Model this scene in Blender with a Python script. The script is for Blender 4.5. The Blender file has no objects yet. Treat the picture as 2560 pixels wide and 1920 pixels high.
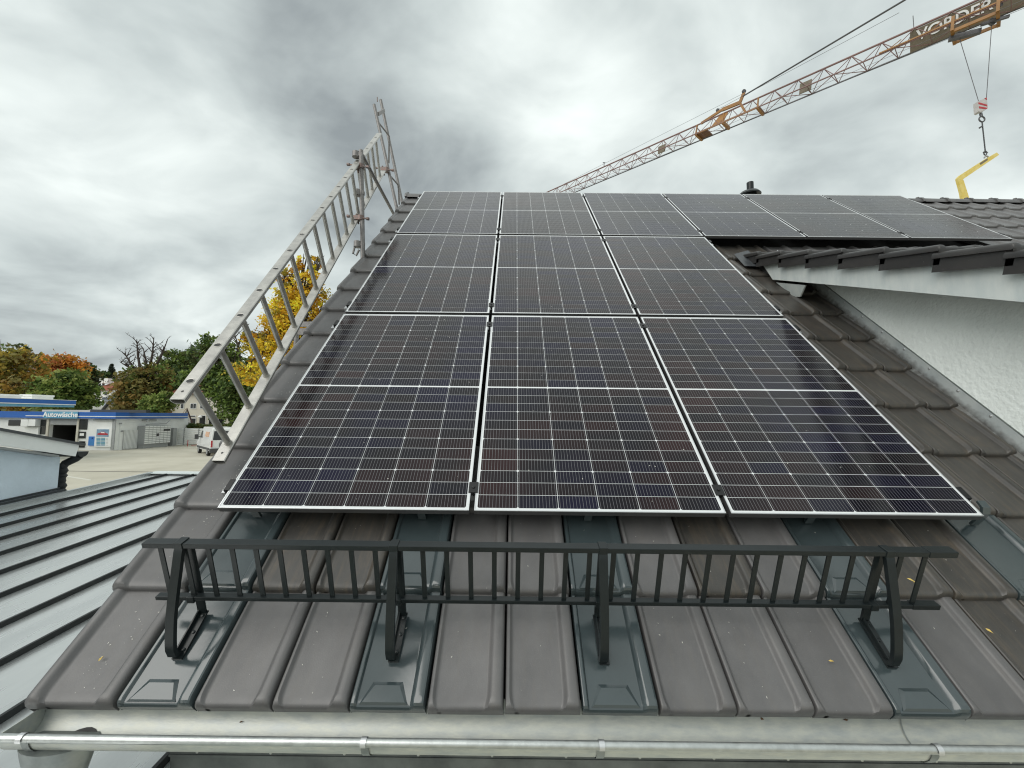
import bpy, math, random
from mathutils import Matrix, Vector, Euler, noise
random.seed(7)
C = bpy.context.scene.collection
R = math.radians

# ------------------------------------------------------------------ camera, world, sun, exposure
CAM = Vector((1.327, -1.910, 0.423))
RIGHT = Vector((0.99994, 0.00236, 0.01058)).normalized()
FWD = Vector((-0.00236, 0.99695, 0.07800)).normalized()
UP = RIGHT.cross(FWD).normalized()
RIGHT = FWD.cross(UP).normalized()
FPX = 1039.8                                   # focal length in pixels of a 2560 wide picture
cd = bpy.data.cameras.new('camera')
cam = bpy.data.objects.new('camera', cd); C.objects.link(cam)
m = Matrix((RIGHT, UP, -FWD)).transposed().to_4x4(); m.translation = CAM
cam.matrix_world = m
cd.sensor_width = 36.0; cd.lens = FPX/2560*36.0; cd.clip_start = 0.05; cd.clip_end = 2000
bpy.context.scene.camera = cam

SUN_EL, SUN_AZ = R(37), R(226)
w = bpy.data.worlds.new('World'); bpy.context.scene.world = w; w.use_nodes = True
nt = w.node_tree; N = nt.nodes; L = nt.links
for n in list(N): N.remove(n)
def nd(t, **k):
    n = N.new(t)
    for a, b in k.items(): setattr(n, a, b)
    return n
def vmath(op, a, b=None):
    n = nd('ShaderNodeVectorMath', operation=op)
    for i, v in enumerate((a, b)):
        if v is None: continue
        if isinstance(v, (tuple, list)): n.inputs[i].default_value = v
        else: L.new(v, n.inputs[i])
    return n
def smath(op, a, b=None, clamp=False):
    n = nd('ShaderNodeMath', operation=op, use_clamp=clamp)
    for i, v in enumerate((a, b)):
        if v is None: continue
        if isinstance(v, (int, float)): n.inputs[i].default_value = v
        else: L.new(v, n.inputs[i])
    return n.outputs[0]
out = nd('ShaderNodeOutputWorld'); bg = nd('ShaderNodeBackground'); L.new(bg.outputs[0], out.inputs[0])
tc = nd('ShaderNodeTexCoord'); DIR = tc.outputs['Generated']
sep = nd('ShaderNodeSeparateXYZ'); L.new(DIR, sep.inputs[0])
zc = smath('MAXIMUM', sep.outputs[2], 0.0)
den = smath('ADD', zc, 0.34)
flat = nd('ShaderNodeCombineXYZ')
L.new(smath('DIVIDE', sep.outputs[0], den), flat.inputs[0]); L.new(smath('DIVIDE', sep.outputs[1], den), flat.inputs[1])
rot = nd('ShaderNodeMapping'); L.new(flat.outputs[0], rot.inputs[0])
rot.inputs['Rotation'].default_value = (0, 0, R(-32)); rot.inputs['Scale'].default_value = (1.0, 1.25, 1.0)
def fbm(scale, detail, rough, loc, dist=0.0):
    mp = nd('ShaderNodeMapping'); L.new(rot.outputs[0], mp.inputs[0]); mp.inputs['Location'].default_value = loc
    n = nd('ShaderNodeTexNoise'); L.new(mp.outputs[0], n.inputs['Vector'])
    n.inputs['Scale'].default_value = scale; n.inputs['Detail'].default_value = detail
    n.inputs['Roughness'].default_value = rough; n.inputs['Distortion'].default_value = dist
    return n.outputs[0]
big = fbm(1.15, 5.0, 0.52, (3.1, 0.7, 0), 0.55)
mid = fbm(3.0, 7.0, 0.52, (0.4, 5.2, 0), 0.3)
val = smath('ADD', smath('MULTIPLY', smath('SUBTRACT', big, 0.5), 1.30), smath('MULTIPLY', smath('SUBTRACT', mid, 0.5), 0.95))
def px(x, y):
    return (FWD + RIGHT*((x-1280)/FPX) - UP*((y-960)/FPX)).normalized()
# broad masses of the cloud deck: bright breaks and darker bellies
for (x, y, k, amp) in [(150, 180, 14, .10), (430, 480, 24, .20), (760, 580, 30, .14), (60, 430, 30, .08), (310, 290, 60, -.12), (780, 80, 13, -.42),
                       (950, 370, 22, -.20), (1260, 170, 30, .22), (1400, 380, 30, .06), (1850, 130, 20, -.06), (2250, 300, 7, .12),
                       (140, 770, 18, -.26), (420, 690, 30, -.06), (450, 930, 26, .14), (2480, 260, 40, -.05), (1280, -1000, 12, .55)]:
    d = px(x, y)
    dp = vmath('DOT_PRODUCT', DIR, tuple(d)).outputs['Value']
    g = smath('EXPONENT', smath('MULTIPLY', smath('SUBTRACT', dp, 1.0), k*1.6))
    val = smath('ADD', val, smath('MULTIPLY', g, amp))
val = smath('ADD', smath('ADD', val, 0.44), smath('MULTIPLY', smath('MAXIMUM', smath('SUBTRACT', sep.outputs[2], 0.66), 0.0), 0.35))
cr = nd('ShaderNodeValToRGB'); L.new(val, cr.inputs[0])
e = cr.color_ramp.elements
e[0].position = 0.0; e[0].color = (.24, .27, .28, 1)
e[1].position = 1.0; e[1].color = (.91, .955, .935, 1)
x = e.new(.35); x.color = (.47, .52, .515, 1)
x = e.new(.68); x.color = (.70, .755, .735, 1)
sky = nd('ShaderNodeTexSky', sky_type='NISHITA'); sky.sun_disc = False
sky.sun_elevation = SUN_EL; sky.sun_rotation = SUN_AZ; sky.air_density = 1.0; sky.dust_density = 3.0
skym = vmath('SCALE', sky.outputs[0]); skym.inputs['Scale'].default_value = 0.05*0.08   # the little blue that gets through the cloud deck
tot = vmath('ADD', cr.outputs[0], skym.outputs[0])
L.new(tot.outputs[0], bg.inputs[0]); bg.inputs[1].default_value = 1.0

sd = bpy.data.lights.new('sun', 'SUN'); sun = bpy.data.objects.new('sun', sd); C.objects.link(sun)
sd.energy = 1.5; sd.angle = R(52); sd.color = (1, .97, .92)
sdir = Vector((math.sin(SUN_AZ)*math.cos(SUN_EL), math.cos(SUN_AZ)*math.cos(SUN_EL), math.sin(SUN_EL)))
sun.rotation_euler = sdir.to_track_quat('Z', 'Y').to_euler()
sun.location = (-20, -40, 60)
vs = bpy.context.scene.view_settings
vs.view_transform = 'Standard'; vs.look = 'None'; vs.exposure = 0.34; vs.gamma = 1.0; vs.use_curve_mapping = False
bpy.context.scene.cycles.max_bounces = 8
bpy.context.scene.cycles.filter_width = 1.15

# ------------------------------------------------------------------ helpers
AL = R(43.3)
ROOF = Matrix.Rotation(AL, 4, 'X')             # roof frame: u along the eaves, v up the slope, w out of the roof; w = 0 is the panel glass
def rp(u, v, w_=0.0): return ROOF @ Vector((u, v, w_))
def ray(px_, py_): return FWD + RIGHT*((px_-1280)/FPX) - UP*((py_-960)/FPX)
def at_y(px_, py_, Y):
    d = ray(px_, py_); return CAM + d*((Y-CAM.y)/d.y)
def at_x(px_, py_, X):
    d = ray(px_, py_); return CAM + d*((X-CAM.x)/d.x)
GZ = -3.2

MATS = {}
def mat(name, col, rough=.5, metal=0.0, spec=.5, var=0.0, vscale=6.0, col2=None, bump=0.0, bscale=40.0, coat=0.0, stretch=(1, 1, 1), rvar=0.0, rand=0.0):
    if name in MATS: return MATS[name]
    M = bpy.data.materials.new(name); M.use_nodes = True; MATS[name] = M
    t = M.node_tree; b = t.nodes['Principled BSDF']
    b.inputs['Roughness'].default_value = rough; b.inputs['Metallic'].default_value = metal
    b.inputs['Specular IOR Level'].default_value = spec; b.inputs['Coat Weight'].default_value = coat
    b.inputs['Coat Roughness'].default_value = .08
    b.inputs['Base Color'].default_value = (*col, 1)
    g = t.nodes.new('ShaderNodeNewGeometry')
    mp = t.nodes.new('ShaderNodeMapping'); t.links.new(g.outputs['Position'], mp.inputs[0]); mp.inputs['Scale'].default_value = stretch
    if var or col2:
        n = t.nodes.new('ShaderNodeTexNoise'); t.links.new(mp.outputs[0], n.inputs['Vector'])
        n.inputs['Scale'].default_value = vscale; n.inputs['Detail'].default_value = 8; n.inputs['Roughness'].default_value = .62
        r = t.nodes.new('ShaderNodeValToRGB'); t.links.new(n.outputs[0], r.inputs[0])
        c2 = col2 or tuple(min(1, c*(1+var)) for c in col)
        c1 = col if col2 else tuple(c*(1-var) for c in col)
        r.color_ramp.elements[0].position = .34; r.color_ramp.elements[0].color = (*c1, 1)
        r.color_ramp.elements[1].position = .68; r.color_ramp.elements[1].color = (*c2, 1)
        src = r.outputs[0]
        if rand:
            oi = t.nodes.new('ShaderNodeObjectInfo'); h = t.nodes.new('ShaderNodeHueSaturation')
            mr = t.nodes.new('ShaderNodeMapRange'); t.links.new(oi.outputs['Random'], mr.inputs[0])
            mr.inputs[3].default_value = 1-rand; mr.inputs[4].default_value = 1+rand
            t.links.new(mr.outputs[0], h.inputs['Value']); t.links.new(src, h.inputs['Color']); src = h.outputs[0]
        t.links.new(src, b.inputs['Base Color'])
        if rvar:
            mr2 = t.nodes.new('ShaderNodeMapRange'); t.links.new(n.outputs[0], mr2.inputs[0])
            mr2.inputs[3].default_value = rough-rvar; mr2.inputs[4].default_value = rough+rvar
            t.links.new(mr2.outputs[0], b.inputs['Roughness'])
    if bump:
        n2 = t.nodes.new('ShaderNodeTexNoise'); t.links.new(mp.outputs[0], n2.inputs['Vector'])
        n2.inputs['Scale'].default_value = bscale; n2.inputs['Detail'].default_value = 5
        bp = t.nodes.new('ShaderNodeBump'); bp.inputs['Strength'].default_value = bump; bp.inputs['Distance'].default_value = .01
        t.links.new(n2.outputs[0], bp.inputs['Height']); t.links.new(bp.outputs[0], b.inputs['Normal'])
    return M

class MB:
    def __init__(s): s.v = []; s.f = []; s.mi = []; s.cols = []
    def add(s, vs_, fs, mi=0):
        o = len(s.v); s.v += [Vector(p) for p in vs_]; s.f += [tuple(i+o for i in f) for f in fs]; s.mi += [mi]*len(fs); return s
    def box(s, a, b, mi=0):
        (x0, y0, z0), (x1, y1, z1) = a, b
        return s.add([(x0,y0,z0),(x1,y0,z0),(x1,y1,z0),(x0,y1,z0),(x0,y0,z1),(x1,y0,z1),(x1,y1,z1),(x0,y1,z1)],
              [(0,3,2,1),(4,5,6,7),(0,1,5,4),(1,2,6,5),(2,3,7,6),(3,0,4,7)], mi)
    def beam(s, p, q, wd, ht, up=(0, 0, 1), mi=0):
        p, q = Vector(p), Vector(q); d = (q-p).normalized(); up = Vector(up)
        sd_ = d.cross(up)
        if sd_.length < 1e-4: sd_ = d.cross(Vector((1, 0, 0)))
        sd_.normalize(); u2 = sd_.cross(d).normalized()
        vs_ = []
        for c in (p, q):
            for a, b in ((-1,-1),(1,-1),(1,1),(-1,1)): vs_.append(c + sd_*a*wd/2 + u2*b*ht/2)
        return s.add(vs_, [(0,3,2,1),(4,5,6,7),(0,1,5,4),(1,2,6,5),(2,3,7,6),(3,0,4,7)][0:6], mi)
    def tube(s, pts, r, n=10, cap=True, flat=None, mi=0):
        pts = [Vector(p) for p in pts]; rs = r if isinstance(r, (list, tuple)) else [r]*len(pts)
        vs_ = []; ref = None
        for i, p in enumerate(pts):
            d = (pts[min(i+1, len(pts)-1)] - pts[max(i-1, 0)]).normalized()
            if ref is None:
                ref = Vector((0, 0, 1)) if abs(d.z) < .9 else Vector((1, 0, 0))
                if flat: ref = Vector(flat[2])
            a = d.cross(ref).normalized(); b = a.cross(d).normalized(); ref = b
            for k in range(n):
                t = 2*math.pi*(k+.5)/n
                sx, sy = (flat[0], flat[1]) if flat else (1, 1)
                vs_.append(p + a*math.cos(t)*rs[i]*sx + b*math.sin(t)*rs[i]*sy)
        fs = []
        for i in range(len(pts)-1):
            for k in range(n):
                k2 = (k+1) % n; fs.append((i*n+k, i*n+k2, (i+1)*n+k2, (i+1)*n+k))
        if cap: fs += [tuple(range(n-1, -1, -1)), tuple((len(pts)-1)*n+k for k in range(n))]
        return s.add(vs_, fs, mi)
    def prism(s, poly, ext, mi=0):                       # closed polygon pushed along a vector
        poly = [Vector(p) for p in poly]; ext = Vector(ext); n = len(poly)
        return s.add(poly + [p+ext for p in poly], [tuple(range(n-1, -1, -1)), tuple(range(n, 2*n))] + [(i, (i+1) % n, n+(i+1) % n, n+i) for i in range(n)], mi)
    def sheet(s, path, ext, th=0.0, mi=0):               # open polyline pushed along a vector
        path = [Vector(p) for p in path]; ext = Vector(ext); n = len(path)
        return s.add(path + [p+ext for p in path], [(i, i+1, n+i+1, n+i) for i in range(n-1)], mi)
    def lathe(s, c, prof, n=16, axis='Z', sx=1, sy=1, mi=0):
        c = Vector(c); vs_ = []
        for r, h in prof:
            for k in range(n):
                t = 2*math.pi*k/n; a, b = math.cos(t)*r*sx, math.sin(t)*r*sy
                vs_.append(c + (Vector((a, b, h)) if axis == 'Z' else Vector((h, a, b)) if axis == 'X' else Vector((a, h, b))))
        fs = [(i*n+k, i*n+(k+1) % n, (i+1)*n+(k+1) % n, (i+1)*n+k) for i in range(len(prof)-1) for k in range(n)]
        fs += [tuple(range(n-1, -1, -1)), tuple((len(prof)-1)*n+k for k in range(n))]
        return s.add(vs_, fs, mi)
    def xf(s, M):
        s.v = [M @ p for p in s.v]; return s
    def mesh(s, name, mats, smooth=30):
        me = bpy.data.meshes.new(name)
        me.from_pydata([tuple(p) for p in s.v], [], s.f)
        for mm in (mats if isinstance(mats, (list, tuple)) else [mats]): me.materials.append(mm)
        if any(s.mi): me.polygons.foreach_set('material_index', s.mi)
        if s.cols:
            at = me.color_attributes.new('Col', 'FLOAT_COLOR', 'POINT')
            at.data.foreach_set('color', [c for q in s.cols for c in (*q, 1.0)])
        if smooth is not None:
            me.polygons.foreach_set('use_smooth', [True]*len(me.polygons))
            try: me.set_sharp_from_angle(angle=R(smooth))
            except Exception: pass
        me.update(); return me
MW = {}
def place(o, parent=None, mw=None):
    C.objects.link(o); mw = mw or Matrix.Identity(4)
    MW[o.name] = mw
    if parent is not None:
        o.parent = parent; o.matrix_parent_inverse = Matrix.Identity(4); o.matrix_basis = MW[parent.name].inverted() @ mw
    else: o.matrix_basis = mw
    return o
def thing(name, label, cat, loc=(0, 0, 0), rotm=None, group=None):
    o = bpy.data.objects.new(name, None); o.empty_display_size = .2
    place(o, None, Matrix.Translation(loc) @ (rotm or Matrix.Identity(4)))
    o['label'] = label; o['category'] = cat
    if group: o['group'] = group
    return o
def obj(name, mb, mats, parent=None, smooth=30, bevel=0, label=None, kind=None):   # vertices of mb are in world space
    if parent is not None: mw = MW[parent.name].copy()
    else:
        zs = min(p.z for p in mb.v); cx = sum(p.x for p in mb.v)/len(mb.v); cy = sum(p.y for p in mb.v)/len(mb.v)
        mw = Matrix.Translation((cx, cy, zs))
    mb.xf(mw.inverted())
    o = bpy.data.objects.new(name, mb.mesh(name, mats, smooth)); place(o, parent, mw)
    if bevel:
        b = o.modifiers.new('bevel', 'BEVEL'); b.width = bevel; b.segments = 2; b.limit_method = 'ANGLE'
    if label: o['label'] = label
    if kind: o['kind'] = kind
    return o
def tag(o, label, cat, group=None):
    o['label'] = label; o['category'] = cat
    if group: o['group'] = group
    return o
def struct(name, mb, mats, smooth=30):
    o = obj(name, mb, mats, None, smooth); o['kind'] = 'structure'; return o
def inst(name, me, parent, mw):
    o = bpy.data.objects.new(name, me); place(o, parent, mw); return o
def text_mb(body, size, M, depth=.004, space=1.0, bold=0.0):
    cu = bpy.data.curves.new('lettering', 'FONT'); cu.body = body; cu.size = size; cu.extrude = depth; cu.space_character = space; cu.offset = bold
    cu.align_x = 'CENTER'; cu.align_y = 'CENTER'
    o = bpy.data.objects.new('lettering_source', cu); C.objects.link(o)
    dg = bpy.context.evaluated_depsgraph_get(); me = bpy.data.meshes.new_from_object(o.evaluated_get(dg))
    mb = MB(); mb.add([M @ v.co for v in me.vertices], [tuple(p.vertices) for p in me.polygons])
    bpy.data.objects.remove(o); bpy.data.curves.remove(cu); bpy.data.meshes.remove(me)
    return mb

# ------------------------------------------------------------------ materials
def tile_material(name, c1, c2, dirt, amount, rough=.42, coordscale=1.0):
    M = bpy.data.materials.new(name); M.use_nodes = True; t = M.node_tree; b = t.nodes['Principled BSDF']; K = t.links.new
    tc_ = t.nodes.new('ShaderNodeTexCoord'); oi = t.nodes.new('ShaderNodeObjectInfo')
    def noise_(scale, stretch, detail, rough_, off):
        mp = t.nodes.new('ShaderNodeMapping'); K(tc_.outputs['Object'], mp.inputs[0]); mp.inputs['Scale'].default_value = stretch
        cb = t.nodes.new('ShaderNodeMath'); cb.operation = 'MULTIPLY'; K(oi.outputs['Random'], cb.inputs[0]); cb.inputs[1].default_value = off
        cx = t.nodes.new('ShaderNodeCombineXYZ'); K(cb.outputs[0], cx.inputs[0]); K(cb.outputs[0], cx.inputs[1]); K(cx.outputs[0], mp.inputs['Location'])
        n = t.nodes.new('ShaderNodeTexNoise'); K(mp.outputs[0], n.inputs['Vector']); n.inputs['Scale'].default_value = scale; n.inputs['Detail'].default_value = detail; n.inputs['Roughness'].default_value = rough_
        return n.outputs[0]
    def ramp(src, p0, p1, a_, b__):
        r = t.nodes.new('ShaderNodeMapRange'); K(src, r.inputs[0]); r.inputs[1].default_value = p0; r.inputs[2].default_value = p1; r.inputs[3].default_value = a_; r.inputs[4].default_value = b__; return r.outputs[0]
    def mixc(fac, A, B):
        m_ = t.nodes.new('ShaderNodeMix'); m_.data_type = 'RGBA'
        for i, v in ((0, fac), (6, A), (7, B)):
            if isinstance(v, tuple): m_.inputs[i].default_value = (*v, 1)
            elif isinstance(v, float): m_.inputs[i].default_value = v
            else: K(v, m_.inputs[i])
        return m_.outputs[2]
    base = mixc(ramp(noise_(9, (1, .6, 1), 7, .6, 37), .35, .68, 0, 1), c1, c2)
    streak = noise_(5, (9, .8, 1), 6, .65, 53)
    base = mixc(ramp(streak, .48, .80, 0, amount), base, dirt)
    patch = noise_(7, (1, .8, 1), 9, .72, 71)
    base = mixc(ramp(patch, .56, .74, 0, amount*.9), base, dirt)
    fine = noise_(220, (1, 1, 1), 3, .6, 11)
    base = mixc(ramp(fine, .60, .76, 0, .22), base, tuple(min(1, c*2.1) for c in c2))
    speck = noise_(95, (1, 1, 1), 2, .5, 19)
    base = mixc(ramp(speck, .755, .79, 0, .55), base, (.42, .41, .38))
    h = t.nodes.new('ShaderNodeHueSaturation'); mr_ = ramp(oi.outputs['Random'], 0, 1, .86, 1.14); K(mr_, h.inputs['Value']); K(base, h.inputs['Color']); K(h.outputs[0], b.inputs['Base Color'])
    K(ramp(patch, .3, .75, rough-.08, rough+.12), b.inputs['Roughness']); b.inputs['Specular IOR Level'].default_value = .5; b.inputs['Coat Weight'].default_value = .16; b.inputs['Coat Roughness'].default_value = .34
    bp = t.nodes.new('ShaderNodeBump'); bp.inputs['Strength'].default_value = .14; bp.inputs['Distance'].default_value = .004; K(fine, bp.inputs['Height']); K(bp.outputs[0], b.inputs['Normal'])
    MATS[name] = M; return M
m_tile = tile_material('tile_clay', (.092, .090, .091), (.120, .117, .117), (.125, .112, .096), .30)
m_tilew = tile_material('tile_weathered', (.040, .038, .035), (.064, .059, .053), (.130, .100, .068), .60, .40)
m_tmetal = mat('tile_coated_metal', (.043, .058, .062), .16, spec=.85, var=.10, vscale=5, bump=.04, bscale=12, rvar=.06, rand=.06)
m_guard = mat('guard_coated_steel', (.010, .014, .015), .30, spec=.34, var=.12, vscale=20, bump=.03, bscale=120)
m_zinc = mat('zinc', (.44, .465, .455), .50, metal=.5, col2=(.60, .61, .55), vscale=14, bump=.05, bscale=60, rvar=.12, stretch=(1, 3, 3))
m_zincd = mat('zinc_weathered', (.20, .225, .225), .45, metal=.6, col2=(.36, .38, .37), vscale=7, bump=.06, bscale=40, rvar=.12)
m_zincf = mat('zinc_fascia', (.60, .66, .66), .42, metal=.2, col2=(.74, .78, .76), vscale=5, bump=.05, bscale=50, rvar=.1, stretch=(2.5, 2.5, .8))
m_galv = mat('galvanised_tube', (.50, .52, .51), .38, metal=.85, var=.12, vscale=30, bump=.06, bscale=90, rvar=.1)
m_tube = mat('scaffold_tube', (.21, .20, .195), .45, metal=.35, var=.2, vscale=25, bump=.06, bscale=90, rvar=.1)
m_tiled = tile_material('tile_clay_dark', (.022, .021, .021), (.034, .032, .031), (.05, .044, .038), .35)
m_fside = mat('frame_side_shade', (.09, .09, .092), .4, metal=.4)  # silver frame; shade on its outer sides put into a darker grey
m_alu = mat('aluminium_worn', (.38, .37, .35), .42, metal=.75, col2=(.50, .49, .46), vscale=14, bump=.06, bscale=70, rvar=.12)
m_frame = mat('anodised_frame', (.66, .67, .68), .34, metal=.8, var=.04, vscale=20)
m_dark = mat('dark_underlay_bay_shade', (.02, .02, .02), .9)  # dark roof underlay; also the shade put inside the wash bay
m_black = mat('hole_shade', (.012, .012, .012), .5)  # flat black standing in for the dark inside open holes
m_coupler = mat('coupler_steel', (.15, .14, .135), .45, metal=.6, col2=(.20, .12, .10), vscale=40, bump=.1)
m_stucco = mat('stucco_grey', (.88, .93, .91), .9, spec=.2, var=.05, vscale=3, bump=.75, bscale=38)
m_stuccob = mat('stucco_blue', (.66, .75, .83), .9, spec=.2, var=.05, vscale=4, bump=.5, bscale=32)
m_white = mat('painted_white', (.80, .81, .79), .7, spec=.3, var=.05, vscale=1.5, bump=.05)
m_cream = mat('render_cream', (.58, .55, .47), .85, spec=.2, var=.05, vscale=.8)
m_blue = mat('fascia_blue', (.010, .105, .40), .4, spec=.5, var=.06, vscale=.7)
m_navy = mat('fascia_navy', (.006, .040, .16), .45, spec=.5, var=.06, vscale=.7)
m_ltblue = mat('sign_light_blue', (.05, .24, .42), .4, col2=(.15, .38, .50), vscale=.8)
m_glass = mat('dark_glass', (.020, .022, .024), .08, spec=.6)
m_redtile = mat('red_roof', (.30, .105, .065), .8, spec=.2, col2=(.20, .075, .05), vscale=1.2, bump=.5, bscale=8)
m_salmon = mat('salmon_tile', (.40, .17, .095), .8, spec=.2, var=.2, vscale=3)
m_pan = mat('seam_roof_sheet', (.46, .48, .48), .27, metal=.6, col2=(.58, .60, .595), vscale=2.2, bump=.035, bscale=2.0, rvar=.1, stretch=(2.2, .5, 1))
m_seam = mat('seam_shade_anthracite', (.020, .022, .023), .5, spec=.35, var=.15, vscale=9)  # seams' dark reflection put into the colour; also dark gutter and pipe
m_anth = mat('anthracite_sheet', (.045, .050, .055), .4, spec=.5, var=.15, vscale=8)
m_yard = mat('yard_concrete', (.43, .405, .33), .9, spec=.2, col2=(.54, .515, .43), vscale=.35, bump=.15, bscale=3)
m_green = mat('hill_green', (.045, .065, .03), .95, spec=.1, col2=(.09, .085, .035), vscale=.15)
m_bark = mat('bark', (.060, .048, .040), .9, spec=.2, var=.25, vscale=9, bump=.4, bscale=20)
m_grey = mat('grey_paint', (.33, .34, .34), .6, var=.06)
m_orange = mat('crane_orange', (.27, .125, .025), .5, var=.18, vscale=3)
m_jib = mat('crane_red_brown', (.20, .115, .105), .5, var=.2, vscale=2)
m_steel = mat('dark_steel', (.10, .10, .105), .45, metal=.5, var=.15)
m_board = mat('board_brown', (.15, .125, .085), .6, var=.1)
m_letter = mat('letter_white', (.84, .85, .85), .6)
m_yellow = mat('fork_yellow', (.62, .47, .10), .5, col2=(.70, .58, .22), vscale=4)
m_red = mat('signal_red', (.42, .03, .04), .5, var=.08)
m_leafy = mat('dry_leaf', (.62, .45, .12), .7, var=.2, vscale=60)
m_chip = mat('pale_chip', (.70, .68, .62), .8)
m_tyre = mat('tyre', (.014, .014, .014), .8)
m_van = mat('van_white', (.74, .75, .75), .25, spec=.5, coat=.4)
m_plastic = mat('grey_plastic', (.06, .062, .065), .55)
m_rail = mat('mounting_rail', (.55, .56, .57), .35, metal=.8)
m_clampb = mat('clamp_black', (.018, .018, .019), .4, metal=.3)

def cell_material():
    M = bpy.data.materials.new('solar_cell'); M.use_nodes = True; t = M.node_tree; b = t.nodes['Principled BSDF']
    uv = t.nodes.new('ShaderNodeUVMap'); sp = t.nodes.new('ShaderNodeSeparateXYZ'); t.links.new(uv.outputs[0], sp.inputs[0])
    def ma(op, a, bb):
        n = t.nodes.new('ShaderNodeMath'); n.operation = op
        for i, q in enumerate((a, bb)):
            if isinstance(q, (int, float)): n.inputs[i].default_value = q
            elif q is not None: t.links.new(q, n.inputs[i])
        return n.outputs[0]
    fr = ma('FRACT', ma('MULTIPLY', sp.outputs[0], 12.0), None)
    ln = ma('LESS_THAN', ma('ABSOLUTE', ma('SUBTRACT', fr, .5), None), .045)
    oi = t.nodes.new('ShaderNodeObjectInfo')
    g = t.nodes.new('ShaderNodeNewGeometry'); n = t.nodes.new('ShaderNodeTexNoise'); t.links.new(g.outputs['Position'], n.inputs['Vector'])
    n.inputs['Scale'].default_value = 1.4; n.inputs['Detail'].default_value = 3
    s_ = ma('ADD', ma('MULTIPLY', n.outputs[0], .75), ma('MULTIPLY', oi.outputs['Random'], .25))
    cr_ = t.nodes.new('ShaderNodeValToRGB'); t.links.new(s_, cr_.inputs[0])
    cr_.color_ramp.elements[0].position = .3; cr_.color_ramp.elements[0].color = (.0045, .0045, .020, 1)
    cr_.color_ramp.elements[1].position = .72; cr_.color_ramp.elements[1].color = (.022, .0085, .0090, 1)
    el = cr_.color_ramp.elements.new(.5); el.color = (.007, .0062, .0085, 1)
    mx = t.nodes.new('ShaderNodeMix'); mx.data_type = 'RGBA'; t.links.new(ln, mx.inputs[0]); t.links.new(cr_.outputs[0], mx.inputs[6]); mx.inputs[7].default_value = (.17, .17, .18, 1)
    # dust film, smudges and rinsing marks on the glass
    n2 = t.nodes.new('ShaderNodeTexNoise'); t.links.new(g.outputs['Position'], n2.inputs['Vector']); n2.inputs['Scale'].default_value = 7; n2.inputs['Detail'].default_value = 8; n2.inputs['Roughness'].default_value = .7
    du = t.nodes.new('ShaderNodeMapRange'); t.links.new(n2.outputs[0], du.inputs[0]); du.inputs[1].default_value = .52; du.inputs[2].default_value = .85; du.inputs[3].default_value = 0; du.inputs[4].default_value = .018
    mx2 = t.nodes.new('ShaderNodeMix'); mx2.data_type = 'RGBA'; t.links.new(du.outputs[0], mx2.inputs[0]); t.links.new(mx.outputs[2], mx2.inputs[6]); mx2.inputs[7].default_value = (.36, .37, .36, 1)
    t.links.new(mx2.outputs[2], b.inputs['Base Color'])
    mr = t.nodes.new('ShaderNodeMapRange'); t.links.new(n2.outputs[0], mr.inputs[0]); mr.inputs[3].default_value = .05; mr.inputs[4].default_value = .16
    t.links.new(mr.outputs[0], b.inputs['Roughness']); b.inputs['IOR'].default_value = 1.31
    b.inputs['Sheen Weight'].default_value = .05; b.inputs['Sheen Roughness'].default_value = .45; b.inputs['Sheen Tint'].default_value = (.92, .87, .76, 1)   # dust film
    return M
m_cell = cell_material()
m_backsheet = mat('panel_backsheet', (.66, .68, .69), .08, spec=.5)

# ------------------------------------------------------------------ ground and yard
g = MB(); g.box((-400, -60, GZ-1), (400, 600, GZ)); struct('ground', g, m_yard)
def hill_patch():
    mb = MB(); nx, ny = 60, 14
    for j in range(ny+1):
        for i in range(nx+1):
            x_ = -330 + i*8.0; y_ = 120 + j*22
            h = (13 + 9*noise.noise(Vector((x_*.011, y_*.008, 2)))) * min(1, j/5.0) * (1.0 if x_ < -40 else max(.25, 1-(x_+40)/120))
            mb.v.append(Vector((x_, y_, GZ-.5+max(0, h))))
    for j in range(ny):
        for i in range(nx):
            a = j*(nx+1)+i; mb.f.append((a, a+1, a+nx+2, a+nx+1)); mb.mi.append(0)
    return mb
struct('hill', hill_patch(), m_green)
jb = MB()
p0, p1 = at_y(120, 1178, 20), at_y(520, 1178, 20)
def ground_pt(px_, py_, z=GZ):
    d = ray(px_, py_); return CAM + d*((z-CAM.z)/d.z)
a, b_ = ground_pt(60, 1176.5), ground_pt(620, 1179.5)
jb.box((a.x, a.y-.12, GZ+.0005), (b_.x+6, a.y+.12, GZ+.004)); struct('yard_joint', jb, mat('joint_dark', (.16, .15, .125), .9, var=.2, vscale=.6))
jb = MB(); q = [ground_pt(160, 1188), ground_pt(228, 1199), ground_pt(226, 1201.5), ground_pt(158, 1191)]
jb.prism([(p.x, p.y, GZ+.0006) for p in q][::-1], (0, 0, .004)); struct('yard_marking', jb, mat('worn_paint', (.56, .55, .48), .8, var=.1, vscale=4))

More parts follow.
